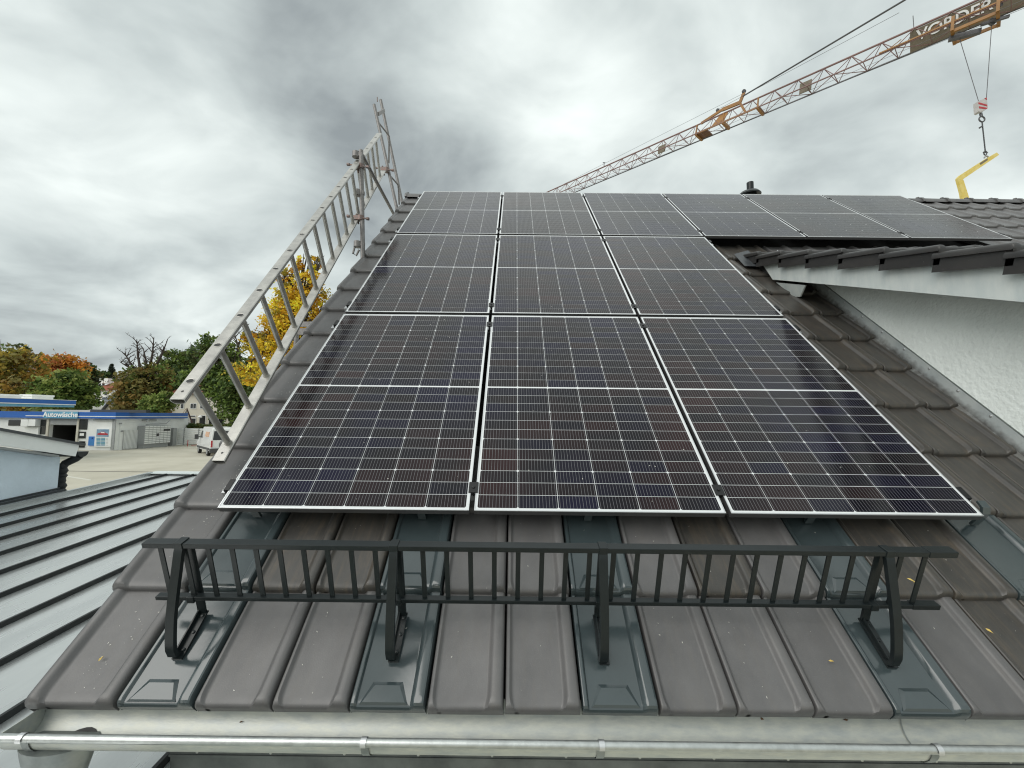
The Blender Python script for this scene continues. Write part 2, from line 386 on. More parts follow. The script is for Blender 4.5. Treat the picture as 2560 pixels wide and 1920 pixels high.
# ------------------------------------------------------------------ the house with its tiled roof
PITCH, STEP, V0, W0 = 0.2648, 0.396, -0.695, -0.16
def LU(i): return -0.012 + PITCH*i
house = thing('house', 'tiled house whose dark roof carries the solar panels', 'house', (3, 0, GZ))
wl = MB()
wl.box((0.0, -.15, GZ), (12.5, 8.1, -.70))
wl.add([(0.0, -.15, -.70), (0.0, 8.1, -.70), (0.0, 3.98, 3.42), (12.5, -.15, -.70), (12.5, 8.1, -.70), (12.5, 3.98, 3.42)], [(0, 1, 2), (3, 5, 4), (0, 2, 5, 3), (1, 4, 5, 2)])
obj('wall', wl, m_stucco, house, smooth=None)
ap = MB()                                               # zinc apron screwed to the wall under the gutter
ap.box((-.012, -.158, -1.35), (9, -.1505, -.892)); ap.box((-.012, -.168, -.925), (9, -.1585, -.917)); ap.box((-.012, -.164, -.9165), (9, -.1585, -.894))
apron = obj('wall_apron', ap, mat('zinc_dark', (.085, .095, .095), .45, metal=.3, col2=(.17, .185, .18), vscale=6, bump=.05, bscale=30), house, smooth=None)
sc_ = MB()
for k in range(24): sc_.lathe((.10+.29*k, -.164, -.905), [(.006, -.004), (.0055, -.006), (.002, -.008)], 8, 'Y')
obj('apron_screw', sc_, m_galv, apron, kind='stuff')
roofmw = ROOF
und = MB(); und.box((-.03, V0+.03, -.235), (12.4, 5.56, -.215)); und.xf(ROOF)
roof = bpy.data.objects.new('roof', None); place(roof, house, ROOF)
und_o = obj('underlay', und, m_dark, roof, smooth=None)
bk = MB(); bk.add([rp(-.03, 5.58, -.2), rp(12.4, 5.58, -.2), rp(12.4, 5.58, -.2)+Vector((0, 4.2, -4.0)), rp(-.03, 5.58, -.2)+Vector((0, 4.2, -4.0))], [(0, 1, 2, 3)])
obj('rear_slope', bk, m_tile, roof, smooth=None)
vb = MB(); vb.box((-.035, V0+.05, -.36), (-.012, 5.55, -.19)); vb.xf(ROOF); obj('verge_board', vb, m_dark, roof, smooth=None)

def tile_mb(prof, length=.445, lip=.040, edge=None):
    # rings from the front edge up the slope: (y, drop of the surface, share of the relief)
    ys = [(0, -lip, 0), (0, -.020, 0), (.0015, -.0125, .45), (.0055, -.0062, .78), (.012, -.0022, .93), (.021, -.0004, 1), (.034, 0, 1), (.050, 0, 1), (.11, 0, 1), (length, 0, 1)]
    mb = MB(); n = len(prof)
    for k, (y, dz, s) in enumerate(ys):
        t = max(0.0, 1-y/.050); push = .020*(1-math.sqrt(max(0, 1-t*t))) if edge else 0    # the flat pan closes with rounded corners
        for (x_, h) in prof:
            z = -lip if (k == 0 and h > -.03) else h if h <= -.03 else dz + h*s
            if edge:
                if edge[0]-.014 <= x_ <= edge[0]+.006: x_ = x_ + push
                elif edge[1]-.006 <= x_ <= edge[1]+.016: x_ = x_ - push
            mb.v.append(Vector((x_, y, z)))
    for k in range(len(ys)-1):
        for i in range(n-1):
            a = k*n+i; mb.f.append((a, a+1, a+n+1, a+n)); mb.mi.append(0)
    return mb
TW = PITCH - .006
ROLL = [(0, 0), (.004, .0010), (.009, .0055), (.014, .0125), (.0185, .0180), (.025, .0205), (.037, .0212), (.049, .0200), (.0555, .0160), (.0595, .0080)]
prof_n = [(0, -.045), (.0005, .002), (.003, .0085), (.007, .0112), (.013, .0112), (.0175, .0080), (.0215, .0025), (.026, .0002), (.032, 0)] + [(.197+a, b_) for a, b_ in ROLL] + [(TW, -.045)]
prof_v = [(0, -.115), (0, -.012), (.004, .005), (.012, .0145), (.024, .0190), (.038, .0182), (.047, .0125), (.054, .0040), (.060, .0004), (.068, 0)] + [(.247+a, b_) for a, b_ in ROLL] + [(.3085, -.045)]
me_tile = tile_mb(prof_n, edge=(.0245, .200)).mesh('roof_tile', m_tile, 32)
me_tilew = tile_mb(prof_n, edge=(.0245, .200)).mesh('roof_tile_weathered', m_tilew, 32)
me_verge = tile_mb(prof_v, edge=(.059, .250)).mesh('verge_tile', m_tile, 32)
prof_m = [(0, -.045), (0, .003), (.002, .0085), (.005, .010), (.013, .010), (.016, .0085), (.022, .0005), (.026, 0), (.200, 0), (.204, .001), (.214, .0150), (.219, .0185), (.224, .020), (.246, .020), (.2515, .0175), (.2555, .008), (TW, -.045)]
def metal_tile():
    mb = tile_mb(prof_m, lip=.036)
    a = [(.030, .010), (.196, .010), (.166, .078), (.062, .078)]              # pressed trapezoid flaring to the front edge
    mb.add([(x_, y, .0003) for x_, y in a] + [(x_, y, .0058) for x_, y in [(.040, .016), (.186, .016), (.157, .066), (.071, .066)]],
           [(4, 5, 6, 7), (0, 1, 5, 4), (1, 2, 6, 5), (2, 3, 7, 6), (3, 0, 4, 7)])
    pts = [(.012 + .236*t, .0035, -.034 - .016*math.sin(math.pi*min(1, max(0, t)))**.6) for t in [i/14 for i in range(15)]]
    top = [(p[0], .0035, -.03) for p in pts]
    mb.add(top+pts, [(i, 15+i, 16+i, i+1) for i in range(14)])
    return mb
me_metal = metal_tile().mesh('metal_tile', m_tmetal, 22)
TILT = Matrix.Rotation(-math.asin(.030/.396), 4, 'X')
def put_tile(me, u, k, name, jit=True):
    j = random.uniform(-.0022, .0022) if jit else 0; rz = R(random.uniform(-.22, .22)) if jit else 0
    return inst(name, me, roof, ROOF @ Matrix.Translation((u, V0+STEP*k+j, W0+.034+random.uniform(-.001, .001))) @ TILT @ Matrix.Rotation(rz, 4, 'Z'))
def cut_tile(k):                                        # narrowed tile against the flashing
    return inst('roof_tile', me_tilew, roof, ROOF @ Matrix.Translation((LU(15), V0+STEP*k, W0+.034)) @ TILT @ Matrix.Diagonal((.76, 1, 1, 1)))
METAL0, METAL1 = (0, 3, 6, 10), (0, 3, 6, 10, 13)
for k in range(16):
    put_tile(me_verge, -.331, k, 'verge_tile')
for k in (0, 1, 2):
    for i in range(0, 15):
        if (k == 0 and i in METAL0) or (k == 1 and i in METAL1): put_tile(me_metal, LU(i), k, 'metal_tile', False)
        elif i >= 12 or (k == 1 and i in (1, 2, 8, 11)): put_tile(me_tilew, LU(i), k, 'roof_tile')
        else: put_tile(me_tile, LU(i), k, 'roof_tile')
    cut_tile(k)
for k in range(3, 11):
    put_tile(me_tile, LU(0), k, 'roof_tile')
    for i in range(12, 15): put_tile(me_tilew, LU(i), k, 'roof_tile')
    cut_tile(k)
for k in (9, 10):
    for i in range(16, 30): put_tile(me_tile, LU(i), k, 'roof_tile')
for k in range(9, 16):
    for i in range(26, 45):
        if k < 11 and i < 30: continue
        put_tile(me_tile, LU(i), k, 'roof_tile')
# ridge caps
rc = MB(); n = 9
for (y_, rr) in ((0, .115), (.03, .118), (.035, .105), (.40, .098)):
    for i in range(n):
        t = math.pi*(i/(n-1)); rc.v.append(Vector((y_, -math.cos(t)*rr, math.sin(t)*rr*.9)))
for k in range(3):
    for i in range(n-1):
        a = k*n+i; rc.f.append((a, a+1, a+n+1, a+n)); rc.mi.append(0)
rc.f.append(tuple(range(n))); rc.mi.append(0)
me_ridge = rc.mesh('ridge_tile', m_tile, 40)
rid = rp(0, 5.60, -.135) - Vector((0, 0, .045))
for i in range(34):
    inst('ridge_tile', me_ridge, roof, Matrix.Translation((-.33+.37*i, rid.y+.03, rid.z)) )
cl = MB()
for i in range(34): cl.tube([(-.33+.37*i+.02, rid.y+.03, rid.z+.10), (-.33+.37*i+.02, rid.y+.03, rid.z+.118)], .022, 8)
obj('ridge_clip', cl, m_tile, roof, kind='stuff')
# pale chips of plaster and leaf scraps lying on the tiles
ch = MB()
for _ in range(420):
    r_ = random.random()
    if r_ < .34: u, v = random.uniform(-.2, -.09), random.uniform(-.66, 1.3)
    else: u, v = random.uniform(-.2, 3.6), random.uniform(-.68, .03)
    i = math.floor((u+.012)/PITCH) if u > -.012 else -1; loc = (u+.012)-i*PITCH
    if u > 0 and not .05 < loc < .15: continue
    if i in METAL0 and random.random() < .85: continue
    kk = (v-V0)/STEP; fr = kk-math.floor(kk)
    if fr < .08: continue
    s = random.choice((.0008, .0011, .0014, .0021)) ; an = random.uniform(0, 3.14)
    wz = W0+.0345-.03*fr
    p = [(u+math.cos(an+t)*s*(2.0 if q % 2 else .6), v+math.sin(an+t)*s*(2.0 if q % 2 else .6), wz+.0009*(1+q % 2)) for q, t in enumerate((0, 1.57, 3.14, 4.71))]
    ch.add(p, [(0, 1, 2, 3)])
ch.xf(ROOF); obj('plaster_chip', ch, m_chip, roof, smooth=None, kind='stuff')
def leaf(px_, py_, sz, ang, label, wv=-.122):
    d = ray(px_, py_); nrm = ROOF.to_3x3() @ Vector((0, 0, 1)); P = CAM + d*(((ROOF @ Vector((0, 0, wv)))-CAM).dot(nrm)/d.dot(nrm))
    M = Matrix.Translation(P) @ ROOF @ Matrix.Rotation(ang, 4, 'Z')
    mb = MB(); mb.add([(-sz, 0, .002), (-sz*.3, sz*.32, .006), (sz*.5, sz*.26, .003), (sz, 0, .005), (sz*.4, -sz*.3, .007), (-sz*.4, -sz*.25, .002)], [(0, 1, 2, 3, 4, 5)]); mb.xf(M)
    return tag(obj('fallen_leaf', mb, m_leafy, None, smooth=None), label, 'leaf', 'scraps of yellow leaf on the tiles')
leaf(2278, 1453, .022, R(-35), 'larger torn yellow leaf scrap between the right end bars of the snow guard', -.135)
leaf(2077, 1653, .009, R(-10), 'small pale leaf scrap on the bottom row tile left of the right bracket', -.13)
leaf(2472, 1578, .012, R(-60), 'thin yellow leaf scrap on a bottom row tile near the right edge', -.13)
leaf(254, 1647, .010, R(60), 'thin yellow leaf scrap on the bottom left verge tile', -.13)

def gutter_leaf(px_, py_, sz, ang, col, label):
    P = on_trough(px_, py_, GR-.004); mb = MB(); mb.add([P+Vector((math.cos(ang+t)*sz*e_, math.sin(ang+t)*sz*e_*.8, .003*(1+k % 2))) for k, (t, e_) in enumerate(((0, 1), (.8, .5), (1.9, .7), (3.1, .9), (4.1, .4), (5.3, .6)))], [(0, 1, 2, 3, 4, 5)])
    return tag(obj('fallen_leaf', mb, col, None, smooth=None), label, 'leaf', 'withered leaf bits in the gutter')
GLEAF = [(2115, 1803, .012, .4, 'withered brown leaf bit in the gutter below the right bracket'), (1905, 1800, .010, 2.0, 'small withered leaf bit in the gutter left of the joint seam'), (602, 1808, .008, 1.2, 'tiny dry leaf bit in the gutter below the second metal tile')]
# ------------------------------------------------------------------ solar panels
PW, PH, GX, GY1, GY2 = 1.134, 1.762, .0233, .0374, .0449
ROWV = (0, PH+GY1, 2*PH+GY1+GY2)
def cell_mesh(kind):
    cw, chh, c = .1818, .0688, .0055
    if kind == 'top': p = [(0, 0), (cw, 0), (cw, chh-c), (cw-c, chh), (c, chh), (0, chh-c)]
    elif kind == 'bottom': p = [(c, 0), (cw-c, 0), (cw, c), (cw, chh), (0, chh), (0, c)]
    else: p = [(0, 0), (cw, 0), (cw, chh), (0, chh)]
    mb = MB(); n = len(p); t = .0007
    mb.add([(x_, y, t) for x_, y in p]+[(x_, y, 0) for x_, y in p], [tuple(range(n))]+[(i, n+i, n+(i+1) % n, (i+1) % n) for i in range(n)])
    return mb, cw
def with_uv(mb, cw, name):
    me = mb.mesh(name, m_cell, None); u = me.uv_layers.new(name='UVMap')
    for l in me.loops: u.data[l.index].uv = ((mb.v[l.vertex_index].x % .18165)/cw if False else (mb.v[l.vertex_index].x)/cw, 0)
    return me
CELLM = {k: with_uv(*cell_mesh(k), 'cell') for k in ('top', 'middle', 'bottom')}
X0, XP, YP = .0145, .18445, .07165
def cell_pos(c, r): return X0+XP*c, .0155 + YP*r + (.0105 if r >= 12 else 0)
def joined_cells():
    mb = MB(); us = []
    for r in range(24):
        for c in range(6):
            k = 'bottom' if r % 3 == 0 else 'top' if r % 3 == 2 else 'middle'
            q, cw = cell_mesh(k); x_, y = cell_pos(c, r)
            us += [p.x/cw for p in q.v]; mb.add([p+Vector((x_, y, 0)) for p in q.v], q.f)
    me = mb.mesh('cells', m_cell, None); u = me.uv_layers.new(name='UVMap')
    for l in me.loops: u.data[l.index].uv = (us[l.vertex_index], 0)
    return me
me_cells = joined_cells()
lam = MB(); lam.box((.003, .003, -.006), (PW-.003, PH-.003, -.0016)); me_lam = lam.mesh('laminate', m_backsheet, None)
fs_ = MB(); T_ = .0052
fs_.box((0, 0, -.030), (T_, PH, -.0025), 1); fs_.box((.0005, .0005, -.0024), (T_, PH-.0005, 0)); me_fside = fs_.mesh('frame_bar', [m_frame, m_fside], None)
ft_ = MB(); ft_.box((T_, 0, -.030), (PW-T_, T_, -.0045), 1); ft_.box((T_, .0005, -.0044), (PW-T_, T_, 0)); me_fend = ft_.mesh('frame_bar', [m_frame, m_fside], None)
PLAB = {(0, 0): 'solar panel in the bottom row at the left verge, above the first snow guard bracket', (1, 0): 'solar panel in the middle of the bottom row, above the centre of the snow guard',
        (2, 0): 'solar panel at the right end of the bottom row, beside the zinc flashing', (0, 1): 'solar panel in the second row next to the left verge tiles',
        (1, 1): 'centre solar panel of the second row, with panels on all four sides', (2, 1): 'solar panel at the right end of the second row, beside the dormer fascia',
        (0, 2): 'solar panel in the top row at the left verge under the ridge', (1, 2): 'second solar panel from the left in the top row, below the crane jib tip',
        (2, 2): 'third solar panel from the left in the top row', (3, 2): 'fourth panel of the top row, its lower edge free above the dormer start',
        (4, 2): 'solar panel in the top row just right of the vent pipe', (5, 2): 'rightmost solar panel of the top row, ending at the bare ridge tiles'}
for (c, r), lab in PLAB.items():
    M = ROOF @ Matrix.Translation((c*(PW+GX), ROWV[r], 0))
    P = thing('solar_panel', lab, 'solar panel', M.translation, ROOF, 'solar panels on the roof')
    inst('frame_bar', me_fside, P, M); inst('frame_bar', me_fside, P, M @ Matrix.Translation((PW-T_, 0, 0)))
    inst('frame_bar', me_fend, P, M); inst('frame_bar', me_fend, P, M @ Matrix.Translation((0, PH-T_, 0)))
    la = inst('laminate', me_lam, P, M)
    if r < 2:
        sp_ = MB()
        for _ in range(26 if r == 0 else 14):
            u_, v_, z_ = random.uniform(.04, PW-.04), random.uniform(.04, PH-.04), random.choice((.0012, .0018, .0026)); an = random.uniform(0, 3.1)
            sp_.add([M @ Vector((u_+math.cos(an+t)*z_*e_, v_+math.sin(an+t)*z_*e_, .0002)) for t, e_ in ((0, 1.8), (1.3, .7), (2.6, 1.2), (4.2, .8))], [(0, 1, 2, 3)])
        obj('dried_spot', sp_, m_chip, P, smooth=None, kind='stuff')
    if r < 2:
        for rr in range(24):
            for cc in range(6):
                k = 'bottom' if rr % 3 == 0 else 'top' if rr % 3 == 2 else 'middle'
                x_, y = cell_pos(cc, rr); inst('cell', CELLM[k], la, M @ Matrix.Translation((x_, y, -.0014)))
    else:
        o = inst('cells', me_cells, la, M @ Matrix.Translation((0, 0, -.0014))); o['kind'] = 'stuff'

# rails with their clamps and roof hooks
def clamp_mb(u, v, kind):
    mb = MB()
    if kind == 'mid':
        mb.box((u-.022, v-.030, .0005), (u+.022, v+.030, .0040)); mb.box((u-.0035, v-.028, -.030), (u+.0035, v+.028, .0004))
        mb.lathe((u, v, .004), [(.0075, 0), (.0075, .005), (.004, .006)], 8)
    else:
        s = 1 if kind == 'right' else -1
        mb.box((u-.012, v-.032, .0005), (u+.012, v+.032, .0040)); mb.box((u+s*.008-.006, v-.032, -.032), (u+s*.008+.006, v+.032, .0004))
    return mb
RAILS = [(0, .125, 'lowest'), (0, 1.625, 'second'), (1, 1.93, 'third'), (1, 3.43, 'fourth'), (2, 3.76, 'fifth'), (2, 5.16, 'top')]
for r, v, word in RAILS:
    cols = 3 if r < 2 else 6
    ur = cols*(PW+GX)-GX
    T = thing('mounting_rail', 'aluminium panel rail, %s of six counting up from the snow guard' % word, 'rail', rp(0, v, -.07), ROOF, 'rails under the solar panels')
    mb = MB(); mb.box((-.055, v-.020, -.075), (ur+.055, v+.020, -.034)); mb.xf(ROOF); obj('rail_profile', mb, m_rail, T, smooth=None)
    for c in range(1, cols):
        k_ = clamp_mb(c*(PW+GX)-GX/2, v, 'mid'); k_.xf(ROOF); obj('mid_clamp', k_, m_clampb, T, smooth=None)
    k_ = clamp_mb(-.010, v, 'left'); k_.xf(ROOF); obj('end_clamp', k_, m_clampb, T, smooth=None)
    k_ = clamp_mb(ur+.010, v, 'right'); k_.xf(ROOF); obj('end_clamp', k_, m_clampb, T, smooth=None)
    if r == 0 and v < 1:
        for i in METAL1:
            u = LU(i)+.115
            h = MB(); h.prism([rp(u-.018, v-.02, -.03), rp(u-.018, v-.055, -.035), rp(u-.018, v-.075, -.06), rp(u-.018, v-.078, -.145), rp(u-.018, v-.066, -.145), rp(u-.018, v-.064, -.065), rp(u-.018, v-.048, -.046), rp(u-.018, v-.02, -.04)], ROOF.to_3x3() @ Vector((.036, 0, 0)))
            obj('roof_hook', h, m_tmetal, T, smooth=None)

# ------------------------------------------------------------------ snow guard
sg = thing('snow_guard', 'dark green snow guard rail on four curved brackets above the gutter', 'snow guard', rp(1.46, -.45, -.13), ROOF)
TOP, BOT = Vector((0, -.276, .176)), Vector((0, -.374, -.036))
gd = (TOP-BOT).normalized(); gn = Vector((0, gd.z, -gd.y))
def gbox(u0, u1, c, wd, ht):                     # bar along u: wd along grid normal, ht along grid height
    mb = MB(); vs_ = []
    for u in (u0, u1):
        for a, b_ in ((-1, -1), (1, -1), (1, 1), (-1, 1)): vs_.append(Vector((u, 0, 0)) + c + gn*a*wd/2 + gd*b_*ht/2)
    return mb.add(vs_, [(0,3,2,1),(4,5,6,7),(0,1,5,4),(1,2,6,5),(2,3,7,6),(3,0,4,7)])
UA, UB = -.035, 2.965
for nm, c, a, b_ in (('top_rail', TOP, UA, UB-.10), ('bottom_rail', BOT, UA, UB-.10)):
    q = gbox(a, b_, c, .036 if nm == 'top_rail' else .026, .020 if nm == 'top_rail' else .016); q.xf(ROOF); rail = obj(nm, q, m_guard, sg, smooth=None, bevel=.002)
    q = gbox(b_-.004, b_+.10, c, .040 if nm == 'top_rail' else .030, .024 if nm == 'top_rail' else .020); q.xf(ROOF); obj('end_sleeve', q, m_guard, rail, smooth=None, bevel=.002)
nb = 33
for i in range(nb):
    u = UA + .052 + i*(UB-UA-.15)/(nb-1)
    q = MB(); vs_ = []
    for c in (BOT+gd*.008, TOP-gd*.010):
        for a, b_ in ((-1, -1), (1, -1), (1, 1), (-1, 1)): vs_.append(Vector((u+a*.009, 0, 0)) + c + gn*b_*.0025)
    q.add(vs_, [(0,3,2,1),(4,5,6,7),(0,1,5,4),(1,2,6,5),(2,3,7,6),(3,0,4,7)]); q.xf(ROOF); obj('bar', q, m_guard, sg, smooth=None)
def strip(pts, u, wd, th):                       # flat bar bent in the v-w plane
    mb = MB(); P = [Vector((0, a, b_)) for a, b_ in pts]; n = len(P)
    for i, p in enumerate(P):
        d = (P[min(i+1, n-1)]-P[max(i-1, 0)]).normalized(); nn = Vector((0, -d.z, d.y))
        for a, b_ in ((-1, -1), (1, -1), (1, 1), (-1, 1)): mb.v.append(Vector((u+a*wd/2, 0, 0)) + p + nn*b_*th/2)
    for i in range(n-1):
        for k in range(4):
            mb.f.append((i*4+k, i*4+(k+1) % 4, (i+1)*4+(k+1) % 4, (i+1)*4+k)); mb.mi.append(0)
    mb.f += [(3, 2, 1, 0), tuple((n-1)*4+k for k in range(4))]; mb.mi += [0, 0]
    return mb.xf(ROOF)
STRAP = [(-.536, -.128), (-.548, -.108), (-.540, -.082), (-.523, -.058), (-.500, -.030), (-.470, .005), (-.430, .045), (-.390, .082), (-.350, .118), (-.315, .150), (-.297, .166), (-.283, .174), (-.268, .175)]
for u in (.100, .893, 1.666, 2.718):
    br = obj('bracket', strip(STRAP, u, .031, .017), m_guard, sg, 40)
    q = strip([(-.392, -.126), (-.352, -.045), (-.305, .055), (-.262, .150)], u+.006, .030, .010); obj('bracket_post', q, m_guard, br, 40)
    q = MB(); q.box((u+.006-.019, -.556, -.1345), (u+.006+.019, -.385, -.1275)); q.box((u-.006, -.545, -.1274), (u-.001, -.39, -.112)); q.xf(ROOF); obj('foot_plate', q, m_guard, br, smooth=None)
    q = MB()
    for v in (-.525, -.465, -.405): q.lathe((u+.014, v, -.1274), [(.0065, 0), (.0065, .004), (.003, .005)], 8)
    q.xf(ROOF); obj('bolt', q, m_guard, br, kind='stuff')
    q = gbox(u-.016, u+.016, TOP, .042, .028); q.xf(ROOF); obj('rail_clip', q, m_guard, br, smooth=None, bevel=.002)
    q = gbox(u-.014, u+.014, BOT-gd*.004, .034, .026); q.xf(ROOF); obj('rail_clip', q, m_guard, br, smooth=None, bevel=.002)

# ------------------------------------------------------------------ gutter
GR, GCY, GCZ = .068, -.424, -.622
gt = thing('gutter', 'galvanised half round eaves gutter with a rolled front bead', 'gutter', (3, GCY, GCZ-GR))
q = MB(); ns = 18
for u in (-.318, 9.0):
    for i in range(ns+1):
        t = math.pi*i/ns; q.v.append(Vector((u, GCY+math.cos(t)*GR, GCZ-math.sin(t)*GR)))
    for i in range(ns+1):
        t = math.pi*(1-i/ns); q.v.append(Vector((u, GCY+math.cos(t)*(GR+.0025), GCZ-math.sin(t)*(GR+.0025))))
nn = 2*(ns+1)
for i in range(nn): q.f.append((i, (i+1) % nn, nn+(i+1) % nn, nn+i)); q.mi.append(0)
trough = obj('trough', q, m_zinc, gt, 50)
q = MB(); q.box((-.318, GCY+GR+.003, GCZ-.005), (9, GCY+GR+.006, GCZ+.045)); obj('back_flange', q, m_zinc, gt, smooth=None)
q = MB(); q.tube([(-.325, GCY-GR-.010, GCZ+.006), (9.0, GCY-GR-.010, GCZ+.006)], .0125, 14); obj('bead', q, m_galv, gt, 60)
q = MB()
pts = [(-.316, GCY+math.cos(math.pi*i/ns)*(GR-.001), GCZ-math.sin(math.pi*i/ns)*(GR-.001)) for i in range(ns+1)]
q.prism([(-.316, GCY+GR-.001, GCZ+.012)]+pts[1:-1]+[(-.316, GCY-GR+.001, GCZ+.008)], (.004, 0, 0)); obj('end_cap', q, m_zinc, gt, smooth=None)
for u in (-.225, .865, 1.62, 2.685, 3.6, 4.5):
    q = MB(); ring = []
    for i in range(11):
        t = R(-60 + 27*i); ring.append((u, GCY-GR-.010+math.cos(t)*.0155, GCZ+.006+math.sin(t)*.0155))
    q2 = MB()
    n_ = len(ring)
    for k in (-.009, .009):
        for p in ring: q2.v.append(Vector(p)+Vector((k, 0, 0)))
    for i in range(n_-1): q2.f.append((i, i+1, n_+i+1, n_+i)); q2.mi.append(0)
    obj('gutter_clip', q2, m_frame, gt, 60)
    q = MB(); prev = [(u-.0125, GCY+math.cos(math.pi*(.45+.5*i/8))*(GR+.006), GCZ-math.sin(math.pi*(.45+.5*i/8))*(GR+.006)) for i in range(9)]
    q.sheet(prev, (.025, 0, 0)); obj('bracket_strap', q, m_zincd, gt, 60)
q = MB()
q.lathe((-.185, GCY, GCZ-.055), [(.118, .0), (.112, -.03), (.095, -.09), (.078, -.15), (.062, -.2), (.05, -.23), (.05, -.75)][::-1], 24, 'Z', 1, .60)
obj('downpipe_funnel', q, m_zincd, gt, 40)
def on_trough(px_, py_, r_):
    d = ray(px_, py_); oy, oz = CAM.y-GCY, CAM.z-GCZ
    A, B, Cc = d.y*d.y+d.z*d.z, 2*(oy*d.y+oz*d.z), oy*oy+oz*oz-r_*r_
    t_ = (-B+math.sqrt(max(0, B*B-4*A*Cc)))/(2*A); return CAM + d*t_
q = MB(); hp_ = [on_trough(x_, y, GR-.0015) for x_, y in ((150, 1850), (163, 1841), (180, 1831), (198, 1823), (216, 1818), (230, 1817.5), (240, 1822), (245, 1832), (246, 1842), (243, 1852), (236, 1858), (200, 1858))]
cc_ = sum(hp_, Vector())/len(hp_); q.add([cc_+Vector((0, 0, -.004))]+hp_, [(0, i+1, (i+1) % len(hp_)+1) for i in range(len(hp_))])
obj('outlet_hole', q, m_black, gt, 40)
for px_, py_, sz_, an_, lb_ in GLEAF: gutter_leaf(px_, py_, sz_, an_, mat('withered_leaf', (.16, .10, .055), .8, var=.3, vscale=80), lb_)
q = MB(); q.tube([(2.70, GCY+math.cos(math.pi*t/14)*(GR-.0035), GCZ-math.sin(math.pi*t/14)*(GR-.0035)) for t in range(15)], .0022, 5); obj('joint_seam', q, m_zincd, gt)

# ------------------------------------------------------------------ dormer on the right
BE = math.atan(.3866); XF = 3.85
DS = Matrix.Translation((XF, 0.1, 1.222)) @ Matrix.Rotation(BE, 4, 'X')        # dormer slope frame, origin on the top edge of the fascia
dm = thing('dormer', 'shed dormer with stucco cheek, zinc fascia and dark verge tiles at right', 'dormer', (4.5, 1, .3))
XC = 4.175
q = MB(); YD = -.25
def mr(y): return .942*y - .235                                     # height of the main roof under the tiles
def dtop(y): return 1.222+.3866*(y-.1)
q.prism([(XC, YD, mr(YD)), (XC, 2.45, mr(2.45)), (XC, 2.45, dtop(2.45)-.10), (XC, YD, dtop(YD)-.10)], (6, 0, 0)); obj('cheek_wall', q, m_stucco, dm, smooth=None)
q = MB(); q.box((XC+.01, YD-.006, mr(YD)), (10, YD-.0005, dtop(YD)-.12)); obj('front_wall', q, m_stucco, dm, smooth=None)
q = MB(); q.prism([(XF, YD-.35, dtop(YD-.35)), (XF, 2.262, dtop(2.262)), (XF, 2.06, 1.782), (XF, YD-.35, 1.782-.3945*(2.06-YD+.35))], (.012, 0, 0)); obj('fascia', q, m_zincf, dm, smooth=None)
q = MB(); q.prism([(XF+.014, YD-.35, dtop(YD-.35)-.055), (XF+.014, 2.40, dtop(2.40)-.055), (XF+.014, 2.40, dtop(2.40)-.145), (XF+.014, YD-.35, dtop(YD-.35)-.145)], (6.2, 0, 0)); obj('roof_slab', q, m_dark, dm, smooth=None)
q = MB(); pA, pB, pC, pD = at_x(1940, 706, XF+.02), at_x(2013, 713, XF+.02), at_x(2000, 742, XF+.06), at_x(1985, 742, XF+.06)
q.prism([pA, pB, pC, pD], (.012, 0, 0)); obj('fascia_end', q, m_zincf, dm, smooth=None)
q = MB(); q.sheet([rp(4.135, V0+.02, -.135), rp(4.168, V0+.02, -.125), rp(4.170, V0+.02, -.047), rp(4.1735, V0+.02, -.045)], ROOF.to_3x3() @ Vector((0, 3.95, 0)))
def flashing_material():
    M = mat('zinc_flashing', (.52, .57, .58), .40, metal=.35, col2=(.66, .70, .69), vscale=6, bump=.05, bscale=50, rvar=.1); t = M.node_tree; b = t.nodes['Principled BSDF']; K = t.links.new
    src = b.inputs['Base Color'].links[0].from_socket; g = t.nodes.new('ShaderNodeNewGeometry')
    dt = t.nodes.new('ShaderNodeVectorMath'); dt.operation = 'DOT_PRODUCT'; K(g.outputs['Position'], dt.inputs[0]); dt.inputs[1].default_value = (0, -math.sin(AL), math.cos(AL))
    n = t.nodes.new('ShaderNodeTexNoise'); K(g.outputs['Position'], n.inputs['Vector']); n.inputs['Scale'].default_value = 26; n.inputs['Detail'].default_value = 6
    ad = t.nodes.new('ShaderNodeMath'); ad.operation = 'MULTIPLY_ADD'; K(n.outputs[0], ad.inputs[0]); ad.inputs[1].default_value = -.07; K(dt.outputs['Value'], ad.inputs[2])
    r = t.nodes.new('ShaderNodeMapRange'); K(ad.outputs[0], r.inputs[0]); r.inputs[1].default_value = -.165; r.inputs[2].default_value = -.118; r.inputs[3].default_value = .8; r.inputs[4].default_value = 0
    m_ = t.nodes.new('ShaderNodeMix'); m_.data_type = 'RGBA'; K(r.outputs[0], m_.inputs[0]); K(src, m_.inputs[6]); m_.inputs[7].default_value = (.085, .070, .062, 1); K(m_.outputs[2], b.inputs['Base Color'])
    return M
fl = obj('flashing', q, flashing_material(), dm, smooth=None)      # splash dirt washed up along its foot
for k in range(17):
    q = MB(); p = rp(4.1695, -.45+.236*k, -.062); q.lathe(p, [(.0095, .0), (.0085, -.003), (.003, -.006)][0:3], 10, 'X'); obj('flashing_screw', q, m_frame, fl)
q = MB(); q.beam(rp(4.172, V0, -.043), rp(4.172, 3.2, -.043), .006, .006); obj('flashing_bead', q, m_zincd, fl, smooth=None)
DT = Matrix.Rotation(-math.asin(.042/.375), 4, 'X')
YT = (.253, .590, .94, 1.29, 1.63, 1.985, 2.245)
def dplace(me, name, du, s): return inst(name, me, dm, DS @ Matrix.Translation((du, s, .078)) @ DT)
prof_dv = [(.016, -.105), (.016, -.0295), (0, -.027), (0, -.008)] + [(x_*.8, h*.55) for x_, h in prof_v[2:]]
